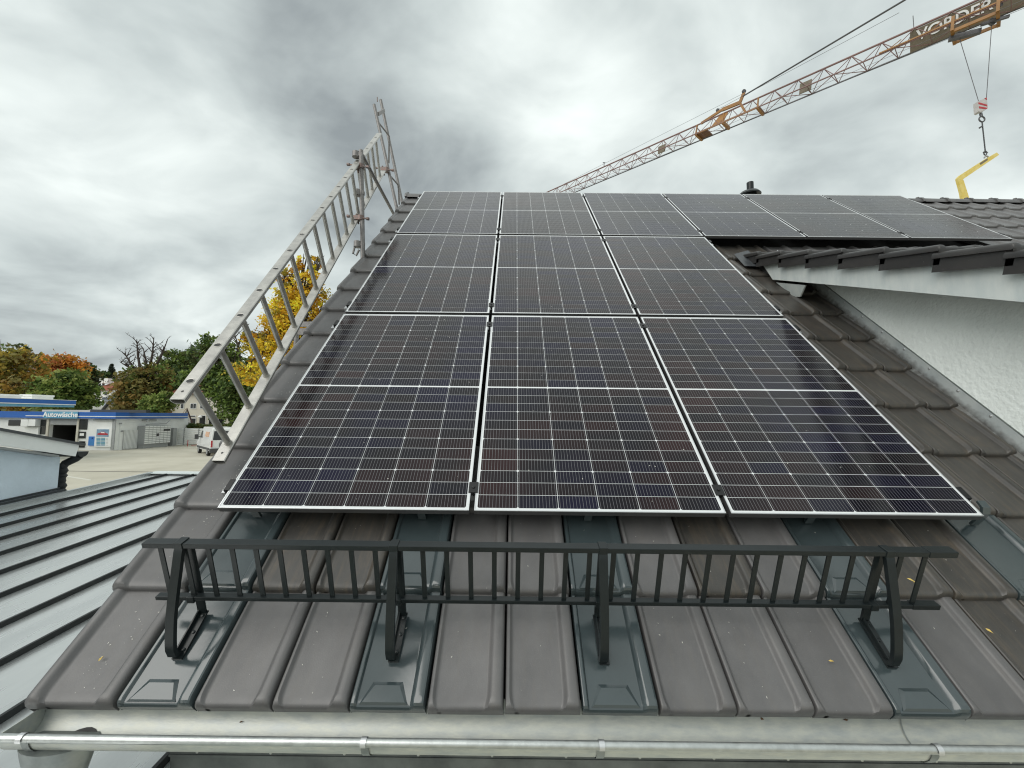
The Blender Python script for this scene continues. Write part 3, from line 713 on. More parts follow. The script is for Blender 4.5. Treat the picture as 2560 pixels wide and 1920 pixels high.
me_dv = tile_mb(prof_dv, length=.41).mesh('verge_tile', m_tiled, 40); me_tiled = tile_mb(prof_n).mesh('roof_tile_dark', m_tiled, 40)
ss = [-.36+.375*k for k in range(8)]
for s in ss:
    q = dplace(me_dv, 'verge_tile', -.062, s-.005)
    for i in range(6):
        dplace(me_tiled, 'roof_tile', .19+PITCH*i, s)

# ------------------------------------------------------------------ lead corner sheet where the dormer verge meets the roof
q = MB(); q.add([rp(3.70, 3.02, -.105), rp(3.80, 3.0, -.10), rp(3.87, 3.10, -.075), rp(3.87, 3.36, -.07), rp(3.72, 3.34, -.105)], [(0, 1, 2, 3, 4)]); obj('lead_apron', q, m_anth, dm, smooth=None)

# ------------------------------------------------------------------ vent pipe behind the ridge
vp = at_y(1873, 484, rid.y+.45)
vt = thing('vent_pipe', 'black vent pipe with a round collar standing on the ridge', 'vent pipe', vp)
q = MB(); q.lathe(vp+Vector((0, 0, -.5)), [(.11, 0), (.11, .46)], 18); q.lathe(vp, [(.17, -.05), (.175, -.03), (.14, .012), (.06, .025)], 22); obj('collar', q, m_guard, vt, 40)
q = MB(); q.lathe(vp+Vector((.02, 0, .03)), [(.052, 0), (.052, .155), (.046, .16), (.04, .16)], 18); obj('pipe', q, m_guard, vt, 40)

# ------------------------------------------------------------------ aluminium lattice ladder fixed along the verge
XL = -.45
DL = ray(1199, 2).normalized(); B0 = at_x(548, 1156, -.19)
def on_ray_perp(px_, py_, P, n):                       # point of a sight line in the plane through P square to n
    d = ray(px_, py_); return CAM + d*((P-CAM).dot(n)/d.dot(n))
T0 = on_ray_perp(446, 1004, B0, DL)
def reach(P, px_):                                     # length along the ladder at which it passes picture column px_
    r_ = ray(px_, 960); n = r_.cross(UP); return (CAM-P).dot(n)/DL.dot(n)
B1 = B0 + DL*reach(B0, 958); T1 = T0 + DL*reach(T0, 948)
ld = thing('ladder_girder', 'long aluminium ladder set on edge as a guard along the left verge', 'ladder', B0)
perp = (T0-B0).normalized()
def stile(nm, a, b_):
    d = (b_-a).normalized(); sx = Vector((1, 0, 0)); up = d.cross(sx).normalized()
    if up.z < 0: up = -up
    prof = [(-.034, .012), (-.030, .0155), (.030, .0155), (.034, .012), (.034, .0), (.026, -.011), (.012, -.0165), (-.012, -.0165), (-.026, -.011), (-.034, 0)]
    n = len(prof); q = MB()
    for c in (a, b_):
        for x_, y in prof: q.v.append(c + sx*x_ + up*y)
    for i in range(n): q.f.append((i, (i+1) % n, n+(i+1) % n, n+i)); q.mi.append(0)
    for c in (a, b_):                               # open tube ends: wall ring and inside
        o = len(q.v)
        for x_, y in prof: q.v.append(c + sx*x_*.88 + up*y*.80)
        k = 0 if c is a else n
        for i in range(n): q.f.append((k+i, k+(i+1) % n, o+(i+1) % n, o+i)); q.mi.append(0)
        o2 = len(q.v); dd = d*(.15 if c is a else -.15)
        for x_, y in prof: q.v.append(c + dd + sx*x_*.88 + up*y*.80)
        for i in range(n): q.f.append((o+i, o+(i+1) % n, o2+(i+1) % n, o2+i)); q.mi.append(0)
    s = obj(nm, q, m_alu, ld, 35)
    q = MB(); c = a + d*.05 + up*.0157; q.add([c + sx*math.cos(t)*.0065 + d*math.sin(t)*.0065 for t in [k*math.pi/5 for k in range(10)]], [tuple(range(10))]); obj('bolt_hole', q, m_black, s, smooth=None)
    return s, up
st, upv = stile('stile', T0, T1); sb, _ = stile('stile', B0, B1)
LL = (B1-B0).length; dl = (B1-B0).normalized(); dt = (T1-T0)/(B1-B0).length
nr = 24
RS = [reach(B0, x_) for x_ in (573.1, 625.5, 669.2, 707.7, 739.2, 765.4, 792.3, 814.3, 833.6)]
STEPR = (RS[-1]-RS[0])/8
for i in range(nr):
    s = RS[0] + STEPR*i
    if s > LL-.05: break
    pb = B0+dl*s; pt = T0+(T1-T0)*(s/LL)
    q = MB(); ax = (pt-pb).normalized(); q.tube([pb+ax*.012, pt-ax*.012], .0165, 12); ru = obj('rung', q, m_alu, ld, 40)
    q = MB(); q.tube([pb+ax*.0155, pb+ax*.024], .0195, 12); obj('weld_collar', q, m_alu, ru, 40)
    cdir = (T1-T0).normalized(); c = pt + upv*.0158
    q = MB(); q.add([c + Vector((math.cos(t)*.017, 0, 0)) + cdir*math.sin(t)*.013 + upv*.0008 for t in [k*math.pi/6 for k in range(12)]], [tuple(range(12))]); obj('rung_mouth', q, m_black, ru, smooth=None)
    q = MB(); q.tube([c + Vector((math.cos(t)*.0185, 0, 0)) + cdir*math.sin(t)*.015 for t in [k*math.pi/8 for k in range(17)]], .0022, 6, cap=False); obj('rung_rim', q, m_alu, ru, 40)

# ------------------------------------------------------------------ scaffold behind the verge
YS = (T0 + DL*reach(T0, 899)).y - .075
sf = thing('scaffold', 'galvanised scaffold standards and guard frame beyond the left verge', 'scaffold', (-.6, 3.6, GZ))
pt, pb = at_y(902.5, 376, YS), at_y(907, 640, YS)
base = pb + (pb-pt)*((pb.z-GZ)/(pt.z-pb.z))
q = MB(); q.tube([base, pt], .0242, 14); std = obj('standard', q, m_tube, sf, 40)
for zx, zy, kind in ((1438, 578, 0), (1450, 930, 0), (1452, 1405, 1)):
    c = at_y(500+zx/3.687, 230+zy/3.687, YS); q = MB()
    q.lathe(c, [(.024, -.035), (.040, -.030), (.040, .030), (.034, .034), (.034, -.01)], 14); q.box((c.x+.02, c.y-.02, c.z-.02), (c.x+.075, c.y+.02, c.z+.02))
    if kind: q.tube([c+Vector((-.03, 0, -.03)), c+Vector((-.045, 0, -.10)), c+Vector((-.01, 0, -.125)), c+Vector((.02, 0, -.06))], .011, 8)
    obj('wedge_cup', q, m_tube, std, 40)
def coupler(c, par, s=1.0):
    q = MB()
    q.lathe(c, [(.026, -.028*s), (.038, -.026*s), (.038, .026*s), (.026, .028*s)], 12)
    q.box(c+Vector((-.075, -.03, -.022))*s, c+Vector((.01, .03, .022))*s)
    q.tube([c+Vector((-.14, -.015, .018))*s, c+Vector((.09, -.015, -.012))*s], .009*s, 8); q.tube([c+Vector((-.145, -.015, .018))*s, c+Vector((-.12, -.015, .015))*s], .018*s, 6)
    q.tube([c+Vector((.07, -.015, -.01))*s, c+Vector((.095, -.015, -.013))*s], .018*s, 6)
    q.tube([c+Vector((-.05, .0, .05))*s, c+Vector((-.03, .02, -.055))*s], .010*s, 8)
    return obj('coupler', q, m_coupler, par, 40)
coupler(at_y(902, 417, YS), sf); coupler(at_y(902, 546, YS), sf)
q = MB(); q.tube([at_y(907, 390, YS+.03), at_y(986, 538, 4.1)], .0215, 12); obj('brace', q, m_tube, sf, 40)
YF = 4.15
f1a, f1b = at_y(935.3, 262, YF), at_y(994, 530, YF); f2a, f2b = at_y(951.6, 250, YF+.45), at_y(1007, 515, YF+.45)
for a, b_ in ((f1a, f1b), (f2a, f2b)):
    e_ = b_ + (b_-a).normalized()*3.0
    q = MB(); q.tube([a, e_], .0242, 12); obj('guard_post', q, m_tube, sf, 40)
q = MB(); q.beam(at_y(945, 285, YF+.1), at_y(960, 276, YF+.40), .03, .05); obj('cross_piece', q, m_tube, sf, smooth=None)
for (a, b_) in (((946, 306), (973, 340)), ((973, 340), (972, 408)), ((976, 440), (996, 463)), ((996, 463), (998, 512))):
    q = MB(); q.tube([at_y(*a, YF+.15), at_y(*b_, YF+.3)], .013, 8); obj('lattice_bar', q, m_tube, sf, 40)
coupler(at_y(966, 425, YF-.05), sf, 1.25)
q = MB(); pz = at_y(948, 250, YF+.45); q.tube([pz+Vector((-.03, 0, -.03)), pz+Vector((-.035, 0, .05))], .008, 6); obj('locking_pin', q, m_coupler, sf)
YB = 2.6
for a, b_, hgt in (((745, 811), (790, 809), .055), ((742, 829), (778, 829), .07)):
    q = MB(); q.beam(at_y(*a, YB), at_y(*b_, YB)+Vector((.3, 0, 0)), .03, hgt); obj('ledger', q, m_tube, sf, smooth=None)
a = at_y(742, 818, YB); q = MB(); q.tube([a, a+Vector((0, 0, -2.5))], .024, 12); obj('standard', q, m_tube, sf, 40)

# ------------------------------------------------------------------ low seam roof at the left
SL = .0634
def sz(y): return -.959 + SL*y
lr = thing('low_roof', 'low standing seam metal roof with dark seams left of the tiled house', 'roof', (-2.4, 1, GZ))
YN, YE = -3.2, 5.24
q = MB(); q.add([(-4.78, YN, GZ), (-.02, YN, GZ), (-.02, YE, GZ), (-4.78, YE, GZ), (-4.78, YN, sz(YN)-.03), (-.02, YN, sz(YN)-.03), (-.02, YE, sz(YE)-.03), (-4.78, YE, sz(YE)-.03)], [(0,3,2,1),(4,5,6,7),(0,1,5,4),(1,2,6,5),(2,3,7,6),(3,0,4,7)])
obj('wall', q, m_stucco, lr, smooth=None)
SX = [-4.50, -4.045, -3.605, -3.168, -2.718, -2.272, -1.822, -1.395, -.93, -.485, -.04]
ed = [-4.80]+SX
for a, b_ in zip(ed[:-1], ed[1:]):
    q = MB(); nseg = 14
    for j in range(nseg+1):
        y = YN+(YE-YN)*j/nseg
        for t in (0, .33, .36, .66, .69, 1):
            wob = .0012*noise.noise(Vector((a*3+t*2, y*1.3, 0))) + (.0010 if t in (.33, .66) else 0)
            q.v.append(Vector((a+(b_-a)*t, y, sz(y)+wob)))
    for j in range(nseg):
        for k in range(5):
            c = j*6+k; q.f.append((c, c+1, c+7, c+6)); q.mi.append(0)
    obj('roof_sheet', q, m_pan, lr, 20)
for x_ in SX:
    q = MB(); q.beam((x_, YN, sz(YN)+.017), (x_, YE-.02, sz(YE-.02)+.017), .016, .034); obj('seam', q, m_seam, lr, smooth=None)
q = MB(); q.beam((-4.80, YN, sz(YN)+.02), (-4.80, YE, sz(YE)+.02), .05, .06); obj('verge_trim', q, m_pan, lr, smooth=None)
q = MB(); q.box((-4.85, YE-.04, sz(YE)-.02), (-.02, YE, sz(YE)+.02)); obj('ridge_upstand', q, m_seam, lr, smooth=None)
q = MB(); q.box((-4.88, YE-.05, sz(YE)+.021), (-.02, YE+.22, sz(YE)+.034)); obj('ridge_cap', q, m_zincf, lr, smooth=None)

# ------------------------------------------------------------------ pale blue neighbour at the left edge
XW = -4.93
nb_ = thing('neighbour_house', 'pale blue stucco house at the left with a white sloping verge board', 'house', (-7, 0, GZ))
def ztop(y): return .194 - .246*(y-3.056)
YC, YW0 = 3.90, -3.0
q = MB(); q.prism([(XW, YW0, GZ), (XW, YC, GZ), (XW, YC, ztop(YC)-.19), (XW, YW0, ztop(YW0)-.19)], (-5, 0, 0)); obj('wall', q, m_stuccob, nb_, smooth=None)
q = MB(); q.prism([(XW+.005, YW0, sz(YW0)+.05), (XW+.005, YC+.02, sz(YC)+.075), (XW+.005, YC+.02, sz(YC)-.04), (XW+.005, YW0, sz(YW0)-.04)], (.075, 0, 0)); bf = obj('base_flashing', q, m_anth, nb_, smooth=None)
q = MB(); q.beam((XW+.012, YW0, sz(YW0)+.062), (XW+.012, YC+.02, sz(YC)+.087), .014, .016); obj('cover_strip', q, m_anth, bf, smooth=None)
q = MB()
for y in (3.20, 3.62, 2.8, 2.4): q.lathe((XW+.03, y, sz(y)+.0625), [(.012, 0), (.012, .006), (.006, .009)], 8)
obj('flashing_screw', q, m_frame, bf, kind='stuff')
XV = XW+.16; YV = 3.985
q = MB(); q.prism([(XV, YW0, ztop(YW0)), (XV, YV, ztop(YV)), (XV, YV-.035, ztop(YV)-.160), (XV, YW0, ztop(YW0)-.190)], (-.022, 0, 0)); obj('verge_board', q, m_white, nb_, smooth=None)
q = MB(); q.prism([(XV-.03, YW0, ztop(YW0)-.205), (XV-.03, YV-.22, ztop(YV-.22)-.18), (XV-.03, YV-.22, ztop(YV-.22)-.205), (XV-.03, YW0, ztop(YW0)-.230)], (-.14, 0, 0)); obj('soffit_board', q, m_grey, nb_, smooth=None)
q = MB(); q.prism([(XV+.03, YW0, ztop(YW0)+.028), (XV+.03, YV+.06, ztop(YV+.06)+.028), (XV+.03, YV+.06, ztop(YV+.06)-.004), (XV+.03, YW0, ztop(YW0)+.0)], (-6, 0, 0)); obj('roof_covering', q, m_anth, nb_, smooth=None)
gz = ztop(YV)-.10; q = MB()
half = [(math.cos(math.pi*i/12), -math.sin(math.pi*i/12)) for i in range(13)]
q.prism([(XV-.01, YV+.075+a*.075, gz-.005+b_*.075) for a, b_ in half], (-5.5, 0, 0)); ng = obj('gutter', q, m_seam, nb_, 40)
PX_, PY_ = XW-.085, YC+.115
q = MB(); q.tube([(XV-.06, YV+.075, gz-.06), (XV-.10, YV+.07, gz-.10), (PX_+.02, PY_+.02, gz-.17), (PX_, PY_, gz-.24), (PX_, PY_, -3.0)], .050, 12); obj('downpipe', q, m_seam, nb_, 50)
q = MB()
for i in range(7):
    z_ = gz-.20-.07*i; q.lathe((PX_+.008*math.sin(i*1.9), PY_, z_), [(.050, -.035), (.060+.006*(i % 3), 0), (.050, .035)], 12)
obj('pipe_wrap', q, m_seam, nb_, 50)

# ------------------------------------------------------------------ crane
M0 = Vector((17.761, 24.571, 21.422)); JD = Vector((-.631, .769, .102)).normalized()
JS = JD.cross(Vector((0, 0, 1))).normalized()          # horizontal, pointing away from the camera
if JS.dot(M0-CAM) < 0: JS = -JS
JU = JS.cross(JD).normalized()
if JU.z < 0: JU = -JU
BW, BH = 1.0, .98
def jn(s): return M0 + JD*s
def jf(s): return M0 + JD*s + JS*BW
def jt(s): return M0 + JD*s + JS*BW/2 + JU*BH
S0, S1 = -19.0, 22.4; BAY = 1.36
crn = thing('tower_crane', 'tower crane with a red brown lattice jib crossing the sky above the roof', 'crane', jn(S0)*1.0 - Vector((0, 0, jn(S0).z-GZ)))
def jpart(nm, segs, r, m_, par=None, n=6):
    q = MB()
    for a, b_ in segs: q.tube([a, b_], r, n)
    return obj(nm, q, m_, par or crn, 40)
jib = jpart('top_chord', [(jt(S0), jt(S1))], .058, m_jib, None, 8)
jpart('near_chord', [(jn(S0), jn(S1+.6))], .046, m_jib); jpart('far_chord', [(jf(S0), jf(S1+.6))], .050, m_steel)
nbay = int((S1-S0)/BAY)
for i in range(nbay):
    a = S0+BAY*i; mid_ = a+BAY/2; b_ = a+BAY
    jpart('jib_bay', [(jn(a), jt(mid_)), (jt(mid_), jn(b_)), (jf(a), jt(mid_)), (jt(mid_), jf(b_)), (jn(a), jf(a)), (jn(a), jf(b_)) if i % 2 else (jf(a), jn(b_))], .022, m_jib, None, 5)
jpart('trolley_rope', [(jn(-3)+JS*.5-JU*.35, jn(S1)+JS*.5-JU*.12), (jn(S0)+JS*.5-JU*.5, jn(-3)+JS*.5-JU*.35)], .010, m_steel, None, 4)
jpart('inner_rope', [(jn(S0)+JS*.7+JU*.12, jn(S1)+JS*.7+JU*.12)], .009, m_steel, None, 4)
def along(x_):                                         # jib station seen at picture column x_
    best = min([(-25+.05*k) for k in range(1000)], key=lambda s: abs((jn(s)-CAM).dot(RIGHT)/max(.1, (jn(s)-CAM).dot(FWD))*FPX+1280-x_))
    return best
# folding joint with the orange bracket
sj = along(1832)
q = MB()
q.beam(jt(sj+2.6), jt(sj+1.0)+JU*.34, .10, .18, JU); q.beam(jt(sj+1.05)+JU*.32, jt(sj-.2)+JU*.26, .12, .24, JU); q.beam(jt(sj-.2)+JU*.2, jt(sj-.6)-JU*.6, .1, .14, JU)
q.beam(jt(sj-.15)+JU*.2, jt(sj-.40)+JU*.85, .10, .20, JD); q.beam(jn(sj+2.5), jn(sj-1.7), .07, .11, JU)
obj('joint_bracket', q, m_orange, crn, smooth=None)
q = MB()
for s in (sj+2.7, sj+.7, sj-1.6):
    q = MB(); q.beam(jn(s), jf(s), .15, .22, JU); q.beam(jn(s), jt(s+.2), .07, .10, JS)
    obj('joint_cross', q, m_orange, crn, smooth=None)
q = MB(); q.prism([jn(sj+.7), jn(sj+1.6), jt(sj+1.2), jt(sj+.6)], JS*.06); obj('joint_web', q, m_orange, crn, smooth=None)
q = MB(); q.prism([jn(sj+2.8), jn(sj+1.9), jf(sj+1.9), jf(sj+2.8)], JU*.08); obj('joint_plate', q, mat('crane_rust', (.13, .055, .02), .6, var=.3, vscale=6), crn, smooth=None)
q = MB(); q.lathe(jt(sj-.40)+JU*.95, [(.02, -.05), (.14, -.045), (.14, .045), (.02, .05)], 14, 'Y'); obj('rope_pulley', q, m_steel, crn, 40)
q = MB(); q.lathe(jt(sj+1.4)+JU*.45, [(.02, -.05), (.12, -.045), (.12, .045), (.02, .05)], 14, 'Y'); obj('rope_pulley', q, m_steel, crn, 40)
apex = jt(S0) + Vector((1.5, -2.0, 7.5))
pend0 = jt(sj-.3)+JU*.62
d2 = ray(2262, 0); pend1 = CAM + d2*21.0
pdir = (pend1-pend0).normalized(); apex = pend0 + pdir*28
jpart('pendant_bar', [(pend0, apex)], .048, m_steel, None, 8)
jpart('guy_rope', [(pend0+JU*.2, jt(S1-2)), (jt(sj+1.4)+JU*.5, pend0+pdir*9-JU*.5)], .010, m_steel, None, 4)
for x_, sd_ in ((1990+20, .55), (1648, .5)):
    s = along(x_); q = MB(); c = jn(s)-JU*.12+JS*.3
    q.prism([c+JD*.32, c-JD*.32, c-JD*.32+JU*.75*sd_*1.6, c+JD*.32+JU*.75*sd_*1.6], JS*.05); obj('name_plate', q, m_board, crn, smooth=None)
jpart('anemometer', [(jt(along(1500)), jt(along(1500))+Vector((0, 0, .42))), (jt(along(1500))+Vector((-.12, 0, .40)), jt(along(1500))+Vector((.12, 0, .40)))], .035, m_steel)
jpart('marker_rod', [(jt(along(2278)), jt(along(2278))+Vector((0, 0, .75)))], .018, m_steel)
# lettered board on the far side of the jib
sA, sB = along(2268), along(2268)-8.0
fdir = (jt(0)-jf(0)).normalized(); fn = JD.cross(fdir).normalized()
q = MB(); c0, c1 = jf(sA)-fdir*.02-JS*.06, jf(sB)-fdir*.02-JS*.06
q.prism([c0, c1, c1+fdir*1.02, c0+fdir*1.02], JS*.03); bd = obj('name_board', q, m_board, crn, smooth=None)
ctr = jf(sA-1.62)+fdir*.62-JS*.085
xm = -JD; zm = xm.cross(fdir).normalized(); ym = zm.cross(xm)
Mt = Matrix((xm, fdir, zm)).transposed().to_4x4(); Mt.translation = ctr - zm*0 
Mt = Mt @ Matrix.Diagonal((1.0, 1, 1, 1))
q = text_mb('VORDER', .70, Mt, .012, 1.0, .012); obj('lettering', q, m_letter, bd, smooth=None)
# trolley
sT = along(2436)
q = MB()
for s in (sT+.75, sT-.75):
    q.beam(jn(s)-JU*.45-JS*.1, jn(s)+JU*.28-JS*.1, .12, .10, JS); q.beam(jf(s)-JU*.45+JS*.1, jf(s)+JU*.28+JS*.1, .12, .10, JS)
    q.beam(jn(s)-JU*.42-JS*.1, jf(s)-JU*.42+JS*.1, .12, .12, JU)
q.beam(jn(sT+.8)-JU*.42, jn(sT-.8)-JU*.42, .10, .14, JU); q.beam(jf(sT+.8)-JU*.42, jf(sT-.8)-JU*.42, .10, .14, JU)
tr = obj('trolley', q, m_orange, crn, smooth=None)
q = MB()
for s in (sT+.55, sT-.55): q.lathe(jn(s)+JS*.5-JU*.45, [(.03, -.06), (.17, -.05), (.17, .05), (.03, .06)], 14, 'Y')
for s in (sT+.8, sT-.8):
    for f_ in (jn, jf): q.lathe(f_(s)-JU*.1, [(.03, -.05), (.10, -.05), (.10, .05), (.03, .05)], 10, 'Y')
q.beam(jn(sT+.9)-JU*.55+JS*.3, jn(sT-.2)-JU*.62+JS*.6, .2, .22, JU); q.beam(jn(sT-.2)-JU*.5+JS*.3, jn(sT-1.1)-JU*.45+JS*.6, .12, .12, JU); obj('trolley_wheel', q, m_steel, tr, 40)
q = MB(); q.beam(jn(sT+3.6)+JU*.05-JS*.05, jn(sT-3.0)+JU*.05-JS*.05, .05, .07, JU)
for k in range(4): q.beam(jn(sT+3.2-1.5*k)+JU*.05-JS*.05, jt(sT+2.8-1.5*k)-JU*.3, .035, .04, JU)
obj('catwalk_rail', q, m_orange, crn, smooth=None)
# mast, A frame and counter ballast outside the picture on the right
mb0 = jn(S0)+JS*.5
q = MB()
for a, b_ in ((-.6, -.6), (.6, -.6), (.6, .6), (-.6, .6)): q.tube([(mb0.x+a, mb0.y+b_, GZ), (mb0.x+a, mb0.y+b_, mb0.z+.3)], .07, 6)
hz = (mb0.z-GZ)/14
for k in range(14):
    z0 = GZ+hz*k
    for (a, b_), (c, d) in (((-.6, -.6), (.6, -.6)), ((.6, -.6), (.6, .6)), ((.6, .6), (-.6, .6)), ((-.6, .6), (-.6, -.6))):
        q.tube([(mb0.x+a, mb0.y+b_, z0), (mb0.x+c, mb0.y+d, z0+hz)], .03, 5)
obj('mast', q, m_orange, crn, 40)
jpart('a_frame', [(mb0, apex), (mb0+JS*.6-JD*3, apex), (mb0-JD*3, mb0)], .07, m_orange)
q = MB(); c = mb0-JD*3.2-Vector((0, 0, 1.2)); q.box(c-Vector((.8, .8, .9)), c+Vector((.8, .8, .9))); obj('counterweight', q, m_grey, crn, smooth=None)
q = MB(); q.box((mb0.x-2.2, mb0.y-2.2, GZ), (mb0.x+2.2, mb0.y+2.2, GZ+.5)); obj('crane_base', q, m_grey, crn, smooth=None)

# hook block, sling and the yellow fork hanging from it
YH = jn(sT).y + JS.y*.5
Yo = YH
def hp(x_, y): return at_y(x_, y, Yo)
hb = thing('hook_block', 'red and white striped hook block on two thin ropes below the jib', 'hook block', hp(2457, 262))
q = MB(); q.tube([jn(sT+.55)+JS*.5-JU*.5, hp(2446, 252)], .014, 6); obj('hoist_rope', q, m_steel, hb)
q = MB(); q.tube([jn(sT-.55)+JS*.5-JU*.5, hp(2466, 245)], .014, 6); obj('hoist_rope', q, m_steel, hb)
th = Vector((0, .22, 0)); poly = [hp(2445, 253), hp(2467, 243), hp(2470, 270), hp(2466, 273), hp(2451, 280), hp(2447, 278)]
q = MB(); q.prism(poly[::-1], th); obj('block_body', q, mat('block_white', (.48, .46, .45), .6, var=.1), hb, smooth=None)
for a, b_, c, d in (((2446, 256), (2467, 262), (2468, 266), (2446, 260)), ((2447, 266), (2469, 270), (2466, 273), (2448, 271)), ((2466, 244), (2467, 250), (2462, 247), (2461, 246))):
    q = MB(); q.prism([hp(*a), hp(*b_), hp(*c), hp(*d)], Vector((0, -.012, 0))); obj('stripe', q, m_red, hb, smooth=None)
c = hp(2461, 294); rr = (hp(2468, 294)-c).length
q = MB(); q.tube([hp(2458, 279)+th/2, hp(2460, 288)+th/2], .06, 8); q.tube([c+th/2+Vector((math.cos(t)*rr, 0, math.sin(t)*rr)) for t in [k*math.pi/8 for k in range(17)]], .032, 8, cap=False); obj('hook_ring', q, m_steel, hb, 50)
slg = thing('chain_sling', 'thin chain sling hanging from the hook ring to the yellow fork', 'chain', hp(2466, 340))
q = MB(); a, b_ = hp(2461.5, 301)+th/2, hp(2469.5, 374)+th/2; nl = 26
for k in range(nl):
    p0_, p1_ = a+(b_-a)*(k/nl), a+(b_-a)*((k+1)/nl); q.beam(p0_, p1_, .05 if k % 2 else .022, .022 if k % 2 else .05, (0, 1, 0))
obj('chain', q, m_steel, slg, smooth=None)
q = MB(); q.beam(hp(2455, 316)+th/2, hp(2461, 312)+th/2, .06, .07); obj('chain_hook', q, m_steel, slg, smooth=None)
q = MB(); c = hp(2469.5, 379)+th/2; q.tube([c+Vector((math.cos(t)*.07, 0, math.sin(t)*.11)) for t in [k*math.pi/6 for k in range(13)]], .025, 6, cap=False); q.beam(c+Vector((-.1, 0, .03)), c+Vector((.12, 0, .03)), .04, .04); obj('shackle', q, m_steel, slg, 40)
fk = thing('crane_fork', 'yellow bent crane fork hanging behind the ridge at the right', 'crane fork', hp(2420, 470))
q = MB(); q.prism([hp(2492, 381), hp(2498, 387), hp(2409, 447), hp(2407, 452), hp(2395, 446), hp(2396, 443), hp(2402, 437), hp(2466, 396)], Vector((0, .13, 0))); obj('upper_arm', q, m_yellow, fk, smooth=None)
q = MB(); q.prism([hp(2395, 446.5), hp(2407.5, 452), hp(2409, 450), hp(2425, 500), hp(2440, 560), hp(2418, 560), hp(2404, 480)], Vector((0, .13, 0))); obj('lower_arm', q, m_yellow, fk, smooth=None)
q = MB()
for dx in (-.6, .6): q.beam(hp(2430, 556)+Vector((dx, 0, 0)), hp(2430, 556)+Vector((dx, -1.4, 0)), .12, .06)
q.beam(hp(2430, 556)+Vector((-.7, 0, .05)), hp(2430, 556)+Vector((.7, 0, .05)), .14, .14); obj('fork_tine', q, m_yellow, fk, smooth=None)
q = MB(); q.prism([hp(2449, 408), hp(2468, 396), hp(2469, 400), hp(2451, 412)], Vector((0, -.012, 0))); obj('label_plate', q, m_board, fk, smooth=None)
q = MB(); c = hp(2470, 393)+Vector((0, .065, 0)); q.tube([c+Vector((math.cos(t)*.10, 0, math.sin(t)*.10)) for t in [k*math.pi/7 for k in range(8)]], .035, 6, cap=False); obj('lug', q, m_grey, fk, 40)

# ------------------------------------------------------------------ car wash building across the yard
YFR, XSD = 38.0, -36.68
cw_ = thing('car_wash', 'white car wash building with a long blue fascia and an open dark bay', 'building', (-44, 42, GZ))
zf0, zf1 = at_y(250, 1046.4, 37.6).z, at_y(250, 1030.6, 37.6).z
xb0, xb1 = at_y(124, 1070, YFR).x, at_y(193.5, 1070, YFR).x
zl = at_y(160, 1062, YFR).z
q = MB()
q.box((-60, YFR, GZ), (xb0, YFR+9, zf0+.02)); q.box((xb1, YFR, GZ), (XSD, YFR+9, zf0+.02)); q.box((xb0, YFR, zl), (xb1, YFR+9, zf0+.02)); q.box((xb0, YFR+6, GZ), (xb1, YFR+9, zl))
obj('wall', q, m_white, cw_, smooth=None)
q = MB(); q.box((xb0, YFR+.15, zl-.02), (xb1, YFR+.25, zl+.55)); q.box((xb0, YFR-.06, zl+.02), (xb1, YFR-.005, zf0)); obj('roller_shutter', q, m_grey, cw_, smooth=None)
q = MB(); q.box((xb0+.02, YFR+5.0, GZ), (xb1-.02, YFR+5.9, zl)); obj('bay_shade_lining', q, m_dark, cw_, smooth=None)  # black boxes added inside to stand for the deep shade of the bay
for xx in (xb0+.005, xb1-.105):
    q = MB(); q.box((xx, YFR+.3, GZ), (xx+.1, YFR+4.98, zl-.03)); obj('bay_shade_lining', q, m_dark, cw_, smooth=None)
q = MB(); q.box((xb0+.12, YFR+.3, zl-.13), (xb1-.12, YFR+4.98, zl-.035)); obj('bay_shade_lining', q, m_dark, cw_, smooth=None)
q = MB(); a, b_ = at_y(137, 1080, YFR+4.9).x, at_y(141, 1080, YFR+4.9).x; q.box((a, YFR+4.7, GZ), (b_, YFR+4.95, zl-.6)); obj('bay_post', q, m_cream, cw_, smooth=None)
for p0_, p1_ in ((118.5, 124), (194, 199)):
    q = MB(); q.box((at_y(p0_, 1070, YFR).x, YFR-.12, GZ), (at_y(p1_, 1070, YFR).x, YFR-.004, zf0)); obj('door_post', q, m_cream, cw_, smooth=None)
def frect(nm, x0, y0, x1, y1, m_, par, d0=.05, d1=.004, label=None):     # a flat piece on the front wall
    a, b_ = at_y(x0, y0, YFR), at_y(x1, y1, YFR); q = MB(); q.box((a.x, YFR-d0, b_.z), (b_.x, YFR-d1, a.z)); o = obj(nm, q, m_, par, smooth=None)
    if label: o['label'] = label
    return o
q = MB(); q.box((-60, YFR-.40, zf0), (XSD+.35, YFR+8.4, zf1-.14)); q.box((-60, YFR-.41, zf1-.138), (XSD+.36, YFR+8.41, zf1)); obj('fascia', q, m_blue, cw_, smooth=None)
zs = zf0+.16
q = MB(); q.box((at_y(64, 1042, 37.6).x, YFR-.418, zs), (at_y(108, 1042, 37.6).x, YFR-.413, zs+.07)); q.box((at_y(194, 1042, 37.6).x, YFR-.418, zs), (XSD+.37, YFR-.413, zs+.07)); q.box((XSD+.363, YFR-.413, zs), (XSD+.368, YFR+8.4, zs+.07)); obj('white_stripe', q, m_white, cw_, smooth=None)
q = MB(); a, b_ = at_y(108, 1040, 37.5), at_y(193, 1040, 37.5); q.box((a.x, YFR-.47, zf0-.02), (b_.x, YFR-.42, zf1+.03)); sgn = obj('sign_panel', q, m_ltblue, cw_, smooth=None)
Mt = Matrix.Translation(((a.x+b_.x)/2, YFR-.49, (zf0+zf1)/2+.02)) @ Matrix.Rotation(R(90), 4, 'X')
q = text_mb('Autowäsche', .66, Mt, .012, 1.0, .012); obj('lettering', q, m_letter, sgn, smooth=None)
